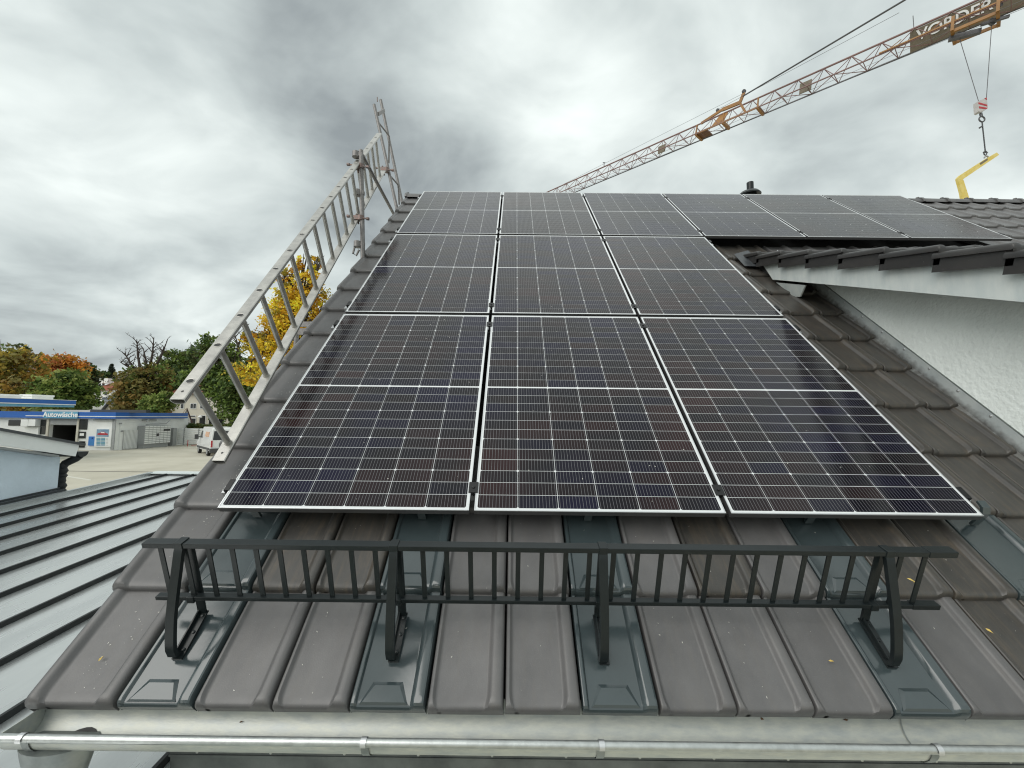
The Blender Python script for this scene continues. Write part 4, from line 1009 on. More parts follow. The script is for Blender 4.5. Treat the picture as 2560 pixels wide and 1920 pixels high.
q = MB(); a, b_ = at_y(105, 1030, 39), at_y(225, 1030, 39); q.box((a.x, 39, zf1-.02), (b_.x, 39.5, at_y(160, 1024.6, 39).z)); obj('parapet', q, m_cream, cw_, smooth=None)
q = MB(); a, b_ = at_y(225.5, 1030, 39), at_y(365, 1030, 39); q.box((a.x, 39, zf1-.02), (b_.x, 39.5, at_y(260, 1024.0, 39).z)); obj('roof_upstand', q, m_anth, cw_, smooth=None)
w1 = frect('window', 199.5, 1048, 218, 1074, m_glass, cw_); w1 = frect('window', 198.5, 1079, 214, 1096, m_glass, cw_); frect('notice', 201, 1083, 211, 1089.5, m_white, w1, .056, .0505); frect('window', 199.5, 1103, 212, 1119, m_glass, cw_)
frect('lamp_strip', 238, 1048.6, 285, 1052, m_grey, cw_, .2)
q = MB(); a, b_ = at_x(354, 1049, XSD), at_x(387, 1051.5, XSD); q.box((XSD+.004, a.y, b_.z), (XSD+.2, b_.y, b_.z+.12)); obj('lamp_strip', q, m_grey, cw_, smooth=None)
wl_ = frect('window', 23, 1050, 67, 1064.5, m_glass, cw_); frect('window', 103, 1049, 118, 1086, m_glass, cw_)
frect('wall_box', 68, 1048.2, 85, 1065, m_white, cw_, .5); frect('wall_box', 86, 1048.2, 102, 1065, m_white, cw_, .5); frect('white_panel', 67, 1067, 100, 1090, m_white, cw_, .2)
frect('downpipe', 283.5, 1049, 285.0, 1124, m_grey, cw_, .08)
q = MB(); a, b_ = at_x(299, 1064, XSD), at_x(303, 1124, XSD); q.box((XSD+.004, a.y, GZ), (XSD+.10, b_.y, a.z)); obj('downpipe', q, m_white, cw_, smooth=None)
for p0_, p1_ in (((295.5, 1057), (300, 1060.5)), ((299, 1076), (303, 1080))):
    q = MB(); a, b_ = at_x(*p0_, XSD), at_x(*p1_, XSD); q.box((XSD+.11, a.y, b_.z), (XSD+.2, b_.y, a.z)); obj('wall_lamp', q, m_grey, cw_, smooth=None)
q = MB(); ya, yb = at_x(304, 1100, XSD).y, at_x(343, 1100, XSD).y; zt = at_x(324, 1075, XSD).z; ns_ = 12
for k in range(ns_):
    y0 = ya+(yb-ya)*k/ns_; y1 = ya+(yb-ya)*(k+.55)/ns_; q.box((XSD+.05, y0, GZ+.05), (XSD+.10, y1, zt)); pass
obj('gate', q, m_white, cw_, smooth=None, kind='stuff')
q = MB(); q.box((XSD+.004, ya, GZ+.05), (XSD+.049, yb, zt-.02)); obj('gate_backing', q, m_grey, cw_, smooth=None)

ps = tag(frect('wash_poster', 242, 1071, 279, 1117, m_white, None, .12), 'framed car wash price poster with a red car on the white wall', 'poster')
frect('picture', 245.5, 1073, 274.5, 1092, mat('poster_sky', (.14, .26, .40), .4, col2=(.30, .42, .52), vscale=3), ps, .128, .1205)
a = at_y(260, 1084, YFR); q = MB()
q.prism([(a.x+x_*.5, YFR-.130, a.z+z_*.36) for x_, z_ in [(-1, -.35), (-.95, .05), (-.5, .2), (-.25, .52), (.3, .5), (.62, .15), (1.0, .02), (1.02, -.35)]][::-1], (0, -.006, 0)); obj('car_picture', q, m_red, ps, smooth=None)
q = MB(); q.prism([(a.x+x_*.5, YFR-.1365, a.z+z_*.36) for x_, z_ in [(-.42, .16), (-.2, .44), (.25, .42), (.48, .14)]][::-1], (0, -.004, 0)); obj('car_window_picture', q, m_letter, ps, smooth=None)
for k in range(6):
    for x0, x1 in ((244.5, 254.5), (256, 266)): frect('price_row', x0, 1094+3.4*k, x1, 1096.6+3.4*k, m_ltblue if k % 2 else mat('row_teal', (.10, .30, .36), .5), ps, .128, .1205)
    frect('price_line', 268.5, 1095+3.4*k, 272.5, 1095.8+3.4*k, m_grey, ps, .128, .1205)
bs = tag(frect('notice_board', 224, 1091, 241, 1114, mat('notice_blue', (.045, .20, .58), .4), None, .08), 'small blue notice board left of the car wash poster', 'sign')
for k in range(5): frect('text_line', 227, 1100+2.6*k, 236 if k % 2 else 238, 1100.9+2.6*k, m_ltblue, bs, .084, .0805)
frect('badge', 231.5, 1093.5, 235, 1097.5, m_navy, bs, .084, .0805)

lk = thing('parcel_locker', 'pale parcel locker wall with grey swoosh trim beside the corrugated gate', 'locker', (XSD+.4, 42, GZ))
XLK = XSD+.75
def lrect(nm, x0, y0, x1, y1, m_, d0, d1, kind=None):
    a, b_ = at_x(x0, y0, XLK), at_x(x1, y1, XLK); q = MB(); q.box((XLK+d1, a.y, min(a.z, b_.z)), (XLK+d0, b_.y, max(a.z, b_.z))); return obj(nm, q, m_, lk, smooth=None)
ya, yb = at_x(360, 1090, XLK).y, at_x(426, 1090, XLK).y; zb, zt = at_x(385, 1109, XLK).z, at_x(385, 1064.5, XLK).z
q = MB(); q.box((XSD+.01, ya, zb), (XLK, yb, zt)); obj('cabinet', q, m_grey, lk, smooth=None)
q = MB(); q.box((XSD+.05, ya+.1, GZ), (XLK-.1, yb-.1, zb-.004)); obj('plinth', q, m_grey, lk, smooth=None)
q = MB(); y0 = ya+.05; nc, nr_ = 7, 10
for c in range(nc):
    for r_ in range(nr_):
        dy, dz = (yb-y0)/nc, (zt-zb)/nr_; q.box((XLK+.004, y0+dy*c+.03, zb+dz*r_+.03), (XLK+.03, y0+dy*(c+1)-.03, zb+dz*(r_+1)-.025))
obj('locker_door', q, m_white, lk, smooth=None, kind='stuff')
lrect('screen', 391, 1083.5, 396.5, 1090.5, m_glass, .045, .031); lrect('sticker', 390.5, 1091.2, 398, 1093.4, m_letter, .045, .031); lrect('name_strip', 408.5, 1073, 424.5, 1077, m_glass, .045, .031)
q = MB(); a, b_ = at_x(366, 1066, XLK), at_x(425, 1064, XLK)
q.tube([(XLK, a.y, zt+.45), (XLK, a.y+.18, zt+.62), (XLK, a.y+.45, zt+.55)], .05, 6); q.tube([(XLK, a.y-.05, zt+.12), (XLK, a.y+.4, zt+.2), (XLK, b_.y-.5, zt+.22), (XLK, b_.y-.15, zt+.5), (XLK, b_.y, zt+.62)], .055, 6); obj('swoosh_trim', q, m_grey, lk)
gp = MB(); a, b_ = at_x(427, 1075, XSD+.2), at_x(436, 1075, XSD+.2); gp.box((XSD-.2, a.y, GZ), (XSD+.5, b_.y, at_x(430, 1070, XSD+.2).z)); tag(obj('gate_post', gp, m_grey, None, smooth=None), 'grey square post between the parcel locker and the slatted fence', 'post')

# ------------------------------------------------------------------ petrol station canopy
cn = thing('canopy', 'flat filling station canopy edged in blue with a white stripe', 'canopy', (-48, 33, GZ))
XCN = -34.6; YC0, YC1 = 21.0, at_x(189.5, 1010, XCN).y
z1, z0 = at_x(150, 1000.3, XCN).z, at_x(150, 1017.6, XCN).z
q = MB(); q.box((-60, YC0, z0+.17), (XCN, YC1, z1)); obj('fascia', q, m_blue, cn, smooth=None)
q = MB(); q.box((-59.9, YC0+.05, z0), (XCN-.05, YC1-.05, z0+.168)); obj('lower_edge', q, m_ltblue, cn, smooth=None)
q = MB(); q.box((XCN+.002, YC0, z0+.175), (XCN+.012, YC1, z0+.235)); q.box((-60, YC0, z1+.001), (XCN+.03, YC1+.02, z1+.035)); obj('white_stripe', q, m_white, cn, smooth=None)
for x_, y_ in ((-42, 24), (-42, 30), (-54, 24), (-54, 30)):
    q = MB(); q.box((x_-.16, y_-.16, GZ), (x_+.16, y_+.16, z0-.002)); obj('column', q, m_white, cn, smooth=None)
for x0, x1, yt in ((-20, 54, 987), (80, 134, 988.5)):
    a, b_ = at_x(x0, yt, XCN-1.2), at_x(x1, yt, XCN-1.2); q = MB(); q.box((a.x-.9, a.y, z1+.04), (a.x, b_.y, b_.z-.14)); q.box((a.x-.94, a.y-.04, b_.z-.138), (a.x+.04, b_.y+.04, b_.z)); obj('roof_box', q, m_white, cn, smooth=None)

# ------------------------------------------------------------------ fence, hedge and kerb at the back of the yard
YFN = 45.6
fn_ = thing('slat_fence', 'pale fence of wide horizontal metal slats behind the white van', 'fence', (-30, YFN, GZ))
xa = at_y(435, 1090, YFN).x; zt = at_y(460, 1070.5, YFN).z; ns_ = 8
xs_ = [xa, at_y(460.5, 1090, YFN).x, at_y(497, 1090, YFN).x, at_y(534, 1090, YFN).x, at_y(572, 1090, YFN).x, at_y(610, 1090, YFN).x]
for j in range(5):
    for k in range(ns_):
        z0 = GZ+.12+(zt-GZ-.12)*k/ns_; q = MB(); q.prism([(xs_[j]+.05, YFN, z0), (xs_[j]+.05, YFN-.05, z0+.03), (xs_[j]+.05, YFN-.05, z0+.17), (xs_[j]+.05, YFN, z0+(zt-GZ-.12)/ns_-.02)], (xs_[j+1]-xs_[j]-.1, 0, 0)); obj('slat', q, m_white, fn_, smooth=None)
for x_ in xs_:
    q = MB(); q.box((x_-.045, YFN-.08, GZ), (x_+.045, YFN+.06, zt+.02)); obj('fence_post', q, m_grey, fn_, smooth=None)
q = MB(); a, b_ = ground_pt(380, 1121.5), ground_pt(640, 1124); q.box((xa-.5, YFN-4.2, GZ+.0008), (-12, YFN-3.95, GZ+.06)); struct('kerb_strip', q, mat('kerb_stone', (.50, .48, .41), .9, var=.1), None)

def leaves_mb(blobs, n, size, palette, clump=.20, seed=1, flat=.7):
    rnd = random.Random(seed); mb = MB(); tot = sum(b[3]*b[4]*b[5] for b in blobs)
    for (cx, cy, cz, rx, ry, rz) in blobs:
        cnt = max(20, int(n*rx*ry*rz/tot)); ncl = max(6, cnt//26)
        for _ in range(ncl):
            while True:
                p = Vector((rnd.uniform(-1, 1), rnd.uniform(-1, 1), rnd.uniform(-1, 1)))
                if p.length <= 1: break
            if p.length > .01: p *= (max(p.length, .02)**-.45)*min(1, p.length**.0+0) if p.length > .3 else 1
            p *= .96/max(.96, p.length)
            base = rnd.choice(palette); kb = rnd.uniform(.72, 1.28); cc = clump*rnd.uniform(.6, 1.3)
            for _ in range(26):
                o = Vector((rnd.gauss(0, cc), rnd.gauss(0, cc), rnd.gauss(0, cc*flat)))
                c = Vector((cx+(p.x+o.x)*rx, cy+(p.y+o.y)*ry, cz+(p.z+o.z)*rz))
                s = size*rnd.uniform(.55, 1.35); e_ = Euler((rnd.uniform(-1.1, 1.1), rnd.uniform(-1.1, 1.1), rnd.uniform(0, 6.28))).to_matrix()
                k = kb*rnd.uniform(.8, 1.2); col = tuple(min(.85, v*k*1.38) for v in base)
                a, b_ = e_ @ Vector((s, 0, 0)), e_ @ Vector((0, s*.62, 0)); i = len(mb.v)
                mb.v += [c-a, c-b_*.9+a*.1, c+a, c+b_]; mb.f.append((i, i+1, i+2, i+3)); mb.mi.append(0); mb.cols += [col]*4
    return mb
def leaf_material():
    M = bpy.data.materials.new('foliage'); M.use_nodes = True; t = M.node_tree; b = t.nodes['Principled BSDF']; o = t.nodes['Material Output']
    at = t.nodes.new('ShaderNodeAttribute'); at.attribute_name = 'Col'; t.links.new(at.outputs['Color'], b.inputs['Base Color'])
    b.inputs['Roughness'].default_value = .6; b.inputs['Specular IOR Level'].default_value = .25
    tl = t.nodes.new('ShaderNodeBsdfTranslucent'); t.links.new(at.outputs['Color'], tl.inputs['Color']); mx = t.nodes.new('ShaderNodeMixShader'); mx.inputs[0].default_value = .38
    t.links.new(b.outputs[0], mx.inputs[1]); t.links.new(tl.outputs[0], mx.inputs[2]); t.links.new(mx.outputs[0], o.inputs['Surface']); return M
m_leaf = leaf_material()
def blob(px_, py_, rx, ry, Y, dy=None):
    c = at_y(px_, py_, Y); k = (Y-CAM.y)/FPX; return (c.x, Y, c.z, rx*k, (dy or rx*.8)*k, ry*k)
def tree(name, label, Y, trunk_px, blobs, n, size, palette, seed, r0=.3, clump=.2, bare=(), group='trees beyond the yard', gz=GZ):
    bs_ = [blob(*b, Y) if len(b) == 4 else blob(b[0], b[1], b[2], b[3], Y+b[4]) for b in blobs]
    x0 = at_y(trunk_px, 1040, Y).x; base = Vector((x0, Y, gz))
    T = thing(name, label, 'tree', base, None, group)
    rnd = random.Random(seed+50); mb = MB(); big = max(bs_, key=lambda b: b[3]*b[5]); top = Vector(big[:3])
    fork = base.lerp(top, .55); mb.tube([base, base.lerp(fork, .5)+Vector((rnd.uniform(-.2, .2), 0, 0)), fork, top], [r0, r0*.85, r0*.7, r0*.25], 8)
    for b in bs_:
        for _ in range(5):
            e_ = Vector((b[0]+rnd.uniform(-.75, .75)*b[3], b[1]+rnd.uniform(-.6, .6)*b[4], b[2]+rnd.uniform(-.5, .9)*b[5])); st_ = fork.lerp(top, rnd.uniform(0, .8)); md = st_.lerp(e_, .5)+Vector((0, 0, abs(e_.z-st_.z)*.12))
            mb.tube([st_, md, e_], [r0*.4, r0*.25, r0*.07], 5)
            for _ in range(2):
                e2 = e_+Vector((rnd.uniform(-.5, .5)*b[3], rnd.uniform(-.4, .4)*b[4], rnd.uniform(0, .5)*b[5])); mb.tube([md.lerp(e_, .5), e2], [r0*.15, r0*.04], 4)
    k = (Y-CAM.y)/FPX
    for (x1, y1, x2, y2) in bare:                       # bare leaders standing out of the crown
        a, e_ = at_y(x1, y1, Y), at_y(x2, y2, Y+rnd.uniform(-.5, .5)); m1 = a.lerp(e_, .5)+Vector((rnd.uniform(-.3, .3), 0, 0)); mb.tube([a, m1, e_], [r0*.42, r0*.26, r0*.08], 6)
        for j in range(13):
            t_ = rnd.uniform(.18, 1.0); s_ = a.lerp(e_, t_); d_ = Vector((rnd.choice((-1, 1))*rnd.uniform(.4, 1), rnd.uniform(-.6, .6), rnd.uniform(.3, 1.0)))*rnd.uniform(10, 24)*k; p2 = s_+d_*.5+Vector((0, 0, .1)); p3 = s_+d_
            mb.tube([s_, p2, p3], [r0*.15, r0*.09, r0*.04], 4)
            for _ in range(3): mb.tube([p2.lerp(p3, rnd.random()), p3+Vector((rnd.uniform(-1, 1), rnd.uniform(-.5, .5), rnd.uniform(-.2, 1)))*6*k], [r0*.06, r0*.025], 3)
    obj('trunk', mb, m_bark, T, 60)
    obj('crown', leaves_mb(bs_, n, size, palette, clump, seed), m_leaf, T, smooth=None)
    return T
G1, G2, G3, G4 = (.10, .15, .036), (.14, .19, .045), (.060, .092, .032), (.19, .22, .06)
OL, OR, RD, BR, YE_, YE2 = (.33, .25, .05), (.56, .25, .045), (.36, .14, .06), (.175, .15, .05), (.72, .47, .04), (.60, .43, .05)
tree('olive_tree', 'broad olive and ochre autumn tree at the far left edge', 63.5, 30, [(10, 955, 60, 75), (55, 930, 45, 55), (60, 990, 45, 36, -6), (20, 990, 40, 40, -6), (-40, 960, 60, 80)], 7600, .34, [OL, OL, BR, (.13, .12, .025), (.22, .13, .025)], 11, .4)
tree('dark_tree', 'dark green narrow tree cut by the left picture edge', 72, -8, [(-8, 905, 20, 45), (-12, 950, 26, 60)], 1600, .30, [G3, G3, G1], 12, .3)
tree('airy_tree', 'loose thin crowned tree standing above the ochre trees', 96, 58, [(50, 872, 22, 13), (68, 880, 20, 12), (36, 884, 13, 10), (60, 895, 14, 10)], 1300, .30, [(.07, .08, .03), (.10, .10, .035), G3], 13, .3, .15)
tree('orange_tree', 'round orange and rust autumn tree left of the green one', 80, 160, [(165, 925, 42, 34), (135, 920, 32, 32), (112, 945, 26, 45), (190, 935, 22, 30), (120, 905, 14, 16)], 6200, .34, [OR, OR, RD, OL, (.26, .14, .03)], 14, .35)
tree('dusky_tree', 'dusky dark green tree at the right flank of the orange one', 84, 218, [(218, 938, 24, 30), (235, 955, 16, 30), (210, 960, 22, 30)], 2400, .33, [G3, (.05, .06, .03), BR], 15, .3)
tree('bright_green_tree', 'fresh green wide tree behind the end of the blue canopy', 58, 175, [(120, 975, 36, 30), (165, 960, 46, 34), (198, 985, 40, 34), (150, 1000, 55, 28), (218, 1012, 26, 18)], 8200, .27, [G1, G1, G2, G4, (.05, .08, .02)], 16, .35)
tree('chestnut_tree', 'brown green chestnut with bare dark leaders above its crown', 56, 355, [(356, 985, 56, 46), (338, 952, 40, 30), (385, 945, 40, 36), (362, 1012, 58, 26), (316, 988, 24, 34), (402, 985, 24, 38)], 9500, .26, [BR, (.14, .125, .035), (.10, .11, .032), (.20, .13, .035), G1], 17, .5, .18, ((352, 930, 342, 848), (372, 930, 385, 842), (365, 930, 358, 870), (380, 930, 418, 852), (345, 935, 312, 885), (340, 930, 300, 905)))
tree('young_green_tree', 'small lively green tree in front of the chestnut', 50, 400, [(395, 1010, 34, 22), (415, 1000, 22, 20), (380, 1022, 26, 12)], 2600, .20, [G2, G4, G1], 18, .2)
tree('back_green_tree', 'mid green tree seen between the chestnut and the ladder', 74, 455, [(440, 905, 34, 28), (470, 920, 34, 40), (430, 935, 26, 30), (500, 900, 30, 40)], 4600, .32, [G1, G2, G3, (.08, .09, .03)], 19, .35)
tree('dark_ivy_tree', 'dark green tree beside the white flat roofed house', 64, 440, [(440, 955, 30, 36), (460, 985, 28, 30), (425, 965, 18, 26)], 3000, .26, [G3, (.028, .045, .016)], 20, .3)
tree('tall_green_tree', 'tall loose green tree rising behind the near ladder end', 44, 585, [(565, 955, 52, 56), (610, 985, 60, 60), (520, 915, 34, 40), (555, 880, 36, 34), (600, 930, 40, 50), (490, 890, 24, 18), (525, 860, 26, 24), (592, 1040, 44, 34), (508, 965, 30, 28), (640, 1030, 40, 50), (470, 950, 30, 22)], 13500, .21, [G1, G1, G2, G3, (.07, .085, .025)], 21, .4, .2, ((590, 900, 612, 820), (600, 900, 588, 838)))
tree('yellow_tree', 'tall golden yellow autumn tree seen through the ladder rungs', 26, 725, [(745, 790, 56, 70), (700, 800, 46, 60), (775, 720, 42, 48), (725, 715, 34, 42), (760, 660, 24, 34), (640, 860, 34, 30), (690, 880, 60, 50), (760, 870, 60, 60), (620, 850, 24, 24), (800, 790, 24, 40), (715, 690, 18, 26), (795, 655, 14, 18), (660, 935, 70, 30)], 15500, .115, [YE_, YE_, YE2, (.42, .23, .02), (.30, .25, .04)], 22, .32, .17)
cf = thing('fir_tree', 'small dark fir standing on the skyline', 'tree', at_y(279, 990, 130), None, 'trees beyond the yard')
q = MB(); b0 = at_y(279.5, 1000, 130); q.tube([b0, at_y(279.5, 912, 130)], [.35, .05], 6); obj('trunk', q, m_bark, cf)
q = leaves_mb([blob(279.5, 915+5.2*k, 1.5+1.35*k, 3.4, 130) for k in range(7)], 900, .5, [(.03, .04, .03), (.04, .05, .035)], .3, 23); obj('crown', q, m_leaf, cf, smooth=None)
tree('skyline_bush', 'dark low tree mass left of the fir on the skyline', 128, 258, [(258, 938, 13, 9), (248, 944, 12, 8), (268, 944, 12, 9)], 700, .5, [(.035, .045, .035), G3], 24, .3)
q = MB(); 
hd = tag(obj('hedge', leaves_mb([blob(450+18*k, 1066.5, 16, 6.5, YFN+1.6, 10) for k in range(9)], 6500, .12, [(.07, .085, .025), (.10, .10, .03), G3], .3, 25), m_leaf, None, smooth=None), 'low olive green hedge showing above the slatted fence', 'hedge')

# ------------------------------------------------------------------ houses behind
def gable(name, label, Y, x0, x1, ye, yr, depth, wall, roofm, front='gable', yb=None):
    a, b_ = at_y(x0, ye, Y), at_y(x1, ye, Y); zr = at_y((x0+x1)/2, yr, Y).z; ze = (a.z+b_.z)/2
    T = thing(name, label, 'house', ((a.x+b_.x)/2, Y, GZ)); q = MB(); mx_ = (a.x+b_.x)/2
    if front == 'gable':
        q.prism([(a.x, Y, GZ), (b_.x, Y, GZ), (b_.x, Y, ze), (mx_, Y, zr-.15), (a.x, Y, ze)], (0, depth, 0)); obj('wall', q, wall, T, smooth=None)
        for s, e_ in ((a.x-.3, 1), (b_.x+.3, -1)):
            q = MB(); q.prism([(s, Y-.4, ze-.2), (mx_, Y-.4, zr), (mx_, Y-.4, zr+.18), (s, Y-.4, ze-.02)], (0, depth+.8, 0)); obj('roof', q, roofm, T, smooth=None)
    else:
        q.box((a.x, Y, GZ), (b_.x, Y+depth, ze)); obj('wall', q, wall, T, smooth=None)
        q = MB(); q.prism([(a.x-.4, Y-.5, ze-.1), (a.x-.4, Y+depth/2, zr), (a.x-.4, Y+depth+.5, ze-.1)], (b_.x-a.x+.8, 0, 0)); obj('roof', q, roofm, T, smooth=None)
    return T
def hwin(T, Y, x0, y0, x1, y1, glass=True):
    a, b_ = at_y(x0, y0, Y), at_y(x1, y1, Y); w_ = MB(); w_.box((a.x-.06, Y-.05, b_.z-.06), (b_.x+.06, Y-.006, a.z+.06)); f_ = obj('window', w_, m_white, T, smooth=None)
    w_ = MB(); w_.box((a.x, Y-.062, b_.z), (b_.x, Y-.052, a.z)); obj('pane', w_, m_glass, f_, smooth=None); return f_
H1 = gable('red_roof_house', 'white house with a large red roof and two small roof vents', 92, 236, 312, 975, 946, 12, m_white, m_redtile, 'eaves')
for x_ in (259, 271): q = MB(); c = at_y(x_, 950, 94.5); q.box((c.x-.45, c.y-.6, c.z-.8), (c.x+.45, c.y+.5, c.z+.35)); obj('roof_vent', q, m_white, H1, smooth=None)
for x_ in (246, 262, 278): hwin(H1, 92, x_, 980, x_+6, 988)
H2 = gable('white_gable_house', 'white gable house end half hidden by the chestnut', 84, 277, 312, 980, 961, 9, m_white, m_redtile); hwin(H2, 84, 288, 966, 293, 972); hwin(H2, 84, 283, 981, 291, 989)
H3 = gable('grey_house', 'pale grey blue house with a small dark window below the red roof', 78, 255, 292, 994, 985, 8, mat('wall_greyblue', (.42, .47, .55), .8, var=.05), mat('roof_slate', (.12, .13, .15), .7, var=.1), 'eaves'); hwin(H3, 78, 265.5, 991.5, 269.5, 994.5, True)
H4 = gable('small_gable_house', 'low cream gable house with a grey slate roof behind the car wash', 66, 264, 288, 1022, 1004, 8, m_cream, MATS['roof_slate'])
H5 = gable('red_shed', 'low red roofed shed just above the car wash roof', 64, 284, 318, 1024, 1010, 8, m_cream, m_redtile, 'eaves')
H6 = gable('salmon_roof_shed', 'long low shed whose salmon ridge tiles show above the fascia', 60, 304, 366, 1030, 1020.5, 5, m_cream, m_salmon, 'eaves')
q = MB(); a, b_ = at_y(226, 1005, 70), at_y(268, 1024, 70); q.box((a.x, 70, GZ), (b_.x, 78, at_y(245, 1014, 70).z)); tag(obj('white_hall', q, m_white, None, smooth=None), 'bright white low hall glimpsed below the green tree', 'building')
q = MB(); a, b_ = at_y(408, 968, 72), at_y(462, 985, 72); q.box((a.x, 72, GZ), (b_.x, 80, at_y(430, 977, 72).z)); fh = tag(obj('flat_roof_house', q, m_white, None, smooth=None), 'white flat roofed house between the chestnut and the ladder', 'house')
q = MB(); q.box((a.x-.4, 71.6, at_y(430, 976.8, 72).z), (b_.x+.4, 80.4, at_y(430, 968, 72).z)); obj('roof', q, m_white, fh, smooth=None)
q = MB(); c = at_y(436, 968, 74); q.box((c.x-.8, 74, c.z), (c.x+.8, 75, c.z+.5)); obj('roof_unit', q, m_grey, fh, smooth=None)
q = MB(); a, b_ = at_y(453, 944, 76), at_y(475, 944, 76); q.box((a.x, 76, GZ), (b_.x, 80, a.z)); tag(obj('tall_block', q, m_white, None, smooth=None), 'narrow white block rising behind the flat roofed house', 'building')
q = MB(); a, b_ = at_y(292, 935, 150), at_y(352, 935, 150); mid_ = at_y(332, 917, 150); q.prism([(a.x, 150, a.z-6), (b_.x+3, 150, a.z-6), (b_.x+3, 150, mid_.z-1), (mid_.x, 150, mid_.z), (a.x, 150, a.z-.3)], (0, 10, 0)); tag(obj('skyline_roof', q, mat('roof_taupe', (.20, .165, .14), .8, var=.1), None, smooth=None), 'taupe hipped roof on the skyline left of the bare branches', 'house')
q = MB(); a, b_ = at_y(52, 893, 120), at_y(108, 905, 120); mid_ = at_y(85, 888, 120); q.prism([(a.x, 120, a.z-4), (b_.x, 120, b_.z-3), (b_.x, 120, b_.z), (mid_.x, 120, mid_.z), (a.x, 120, a.z)], (0, 10, 0)); tag(obj('hill_roof', q, mat('roof_brown', (.16, .095, .07), .8, var=.1), None, smooth=None), 'brown house roof among the autumn trees at the far left', 'house')
def facing2(px0, py0, Y):
    P = at_y(px0, py0, Y); sdir_ = Vector(((P-CAM).x, (P-CAM).y, 0)).normalized()
    return (lambda px_, py_: CAM + ray(px_, py_)*((P-CAM).dot(sdir_)/ray(px_, py_).dot(sdir_))), sdir_
hat, hsd = facing2(68, 966, 60)
pl, pr_, pm = hat(55, 966), hat(82, 966), hat(66, 961)
ht = thing('garden_hut', 'little dark roofed hut in front of the ochre tree', 'hut', Vector((pm.x, pm.y, GZ)))
q = MB(); q.prism([pl, pr_, pm], hsd*3); obj('roof', q, m_steel, ht, smooth=None)
q = MB(); q.prism([Vector((pl.x, pl.y, GZ))+hsd*.3, Vector((pr_.x, pr_.y, GZ))+hsd*.3, pr_+hsd*.3-Vector((0, 0, .01)), pl+hsd*.3-Vector((0, 0, .01))], hsd*2.4); obj('wall', q, m_bark, ht, smooth=None)
YH7 = 56.0
H7 = thing('cream_house', 'cream house with tall white framed windows behind the fence', 'house', (at_y(500, 1050, YH7).x, YH7, GZ))
a, b_ = at_y(432, 1010, YH7), at_y(640, 1010, YH7); q = MB(); q.box((a.x, YH7, GZ), (b_.x, YH7+9, at_y(480, 985, YH7).z)); obj('wall', q, m_cream, H7, smooth=None)
q = MB(); q.prism([(a.x-.5, YH7-.5, at_y(480, 985, YH7).z), (a.x-.5, YH7+4.5, at_y(480, 985, YH7).z+2.2), (a.x-.5, YH7+9.5, at_y(480, 985, YH7).z)], (b_.x-a.x+1, 0, 0)); obj('roof', q, m_redtile, H7, smooth=None)
for x0, y0, x1, y1 in ((477.5, 1009, 482.5, 1021), (485, 1009, 490, 1021), (453, 1010, 459, 1021), (502, 1009, 507, 1021), (477, 1046, 489, 1060), (500, 1039, 513, 1060), (524, 1039, 536, 1060), (548, 1039, 560, 1060), (477, 1039, 489, 1042)): hwin(H7, YH7, x0, y0, x1, y1)
q = MB(); c = at_y(500, 1043, YH7-.3); q.lathe((c.x, c.y, c.z), [(.05, .25), (.28, .05), (.20, -.12)][::-1], 10); obj('wall_lamp', q, m_letter, H7)
YG = 50.0
def facing(px0, py0, Y):                               # vertical plane at the given place, square to the sight line there
    P = at_y(px0, py0, Y); sdir_ = Vector(((P-CAM).x, (P-CAM).y, 0)).normalized()
    def at(px_, py_):
        d = ray(px_, py_); return CAM + d*((P-CAM).dot(sdir_)/d.dot(sdir_))
    return at, sdir_
gat, gsd = facing(462, 1040, YG)
gr_ = thing('garage', 'small white garage with an orange tiled gable roof', 'garage', (at_y(462, 1060, YG).x, YG, GZ))
pA, pB, pC = gat(451, 1058), gat(466, 1022), gat(476, 1056)
U_ = Vector((0, 0, 1))
def gdn(p): return Vector((p.x, p.y, GZ))
q = MB(); q.prism([gdn(pA), gdn(pC), pC, pB-U_*.1, pA], gsd*5); obj('wall', q, m_white, gr_, smooth=None)
gx = (pC-pA); gx.z = 0; gx.normalize()
q = MB(); q.prism([pB-gsd*.35, pB-gsd*.35+U_*.12+gx*.08, pC-gsd*.35+gx*.35-U_*.25, pC-gsd*.35+gx*.2-U_*.38], gsd*5.4); obj('verge', q, mat('verge_brown', (.07, .04, .035), .7), gr_, smooth=None)
e0 = gat(440, 1055)
for k in range(9):
    q = MB(); t0, t1 = k/9, (k+1)/9+.02; P0, P1 = pB-gsd*.4+U_*.06, e0-gsd*.4; r0_, r1_ = P0.lerp(P1, t0), P0.lerp(P1, t1); q.prism([r0_, r1_+U_*.07, r1_, r0_-U_*.05], gsd*5.5); obj('tile_course', q, m_salmon, gr_, smooth=None)

# closed garden parasol
pp = at_y(581, 1056, 47.5)
q = MB(); q.lathe((pp.x, pp.y, GZ), [(.04, 0), (.04, 3.3), (.18, 3.4), (.22, 3.9), (.15, 4.4), (.03, 4.75)], 10); tag(obj('closed_parasol', q, m_cream, None, 40), 'closed pale garden parasol in front of the hedge trees', 'parasol')

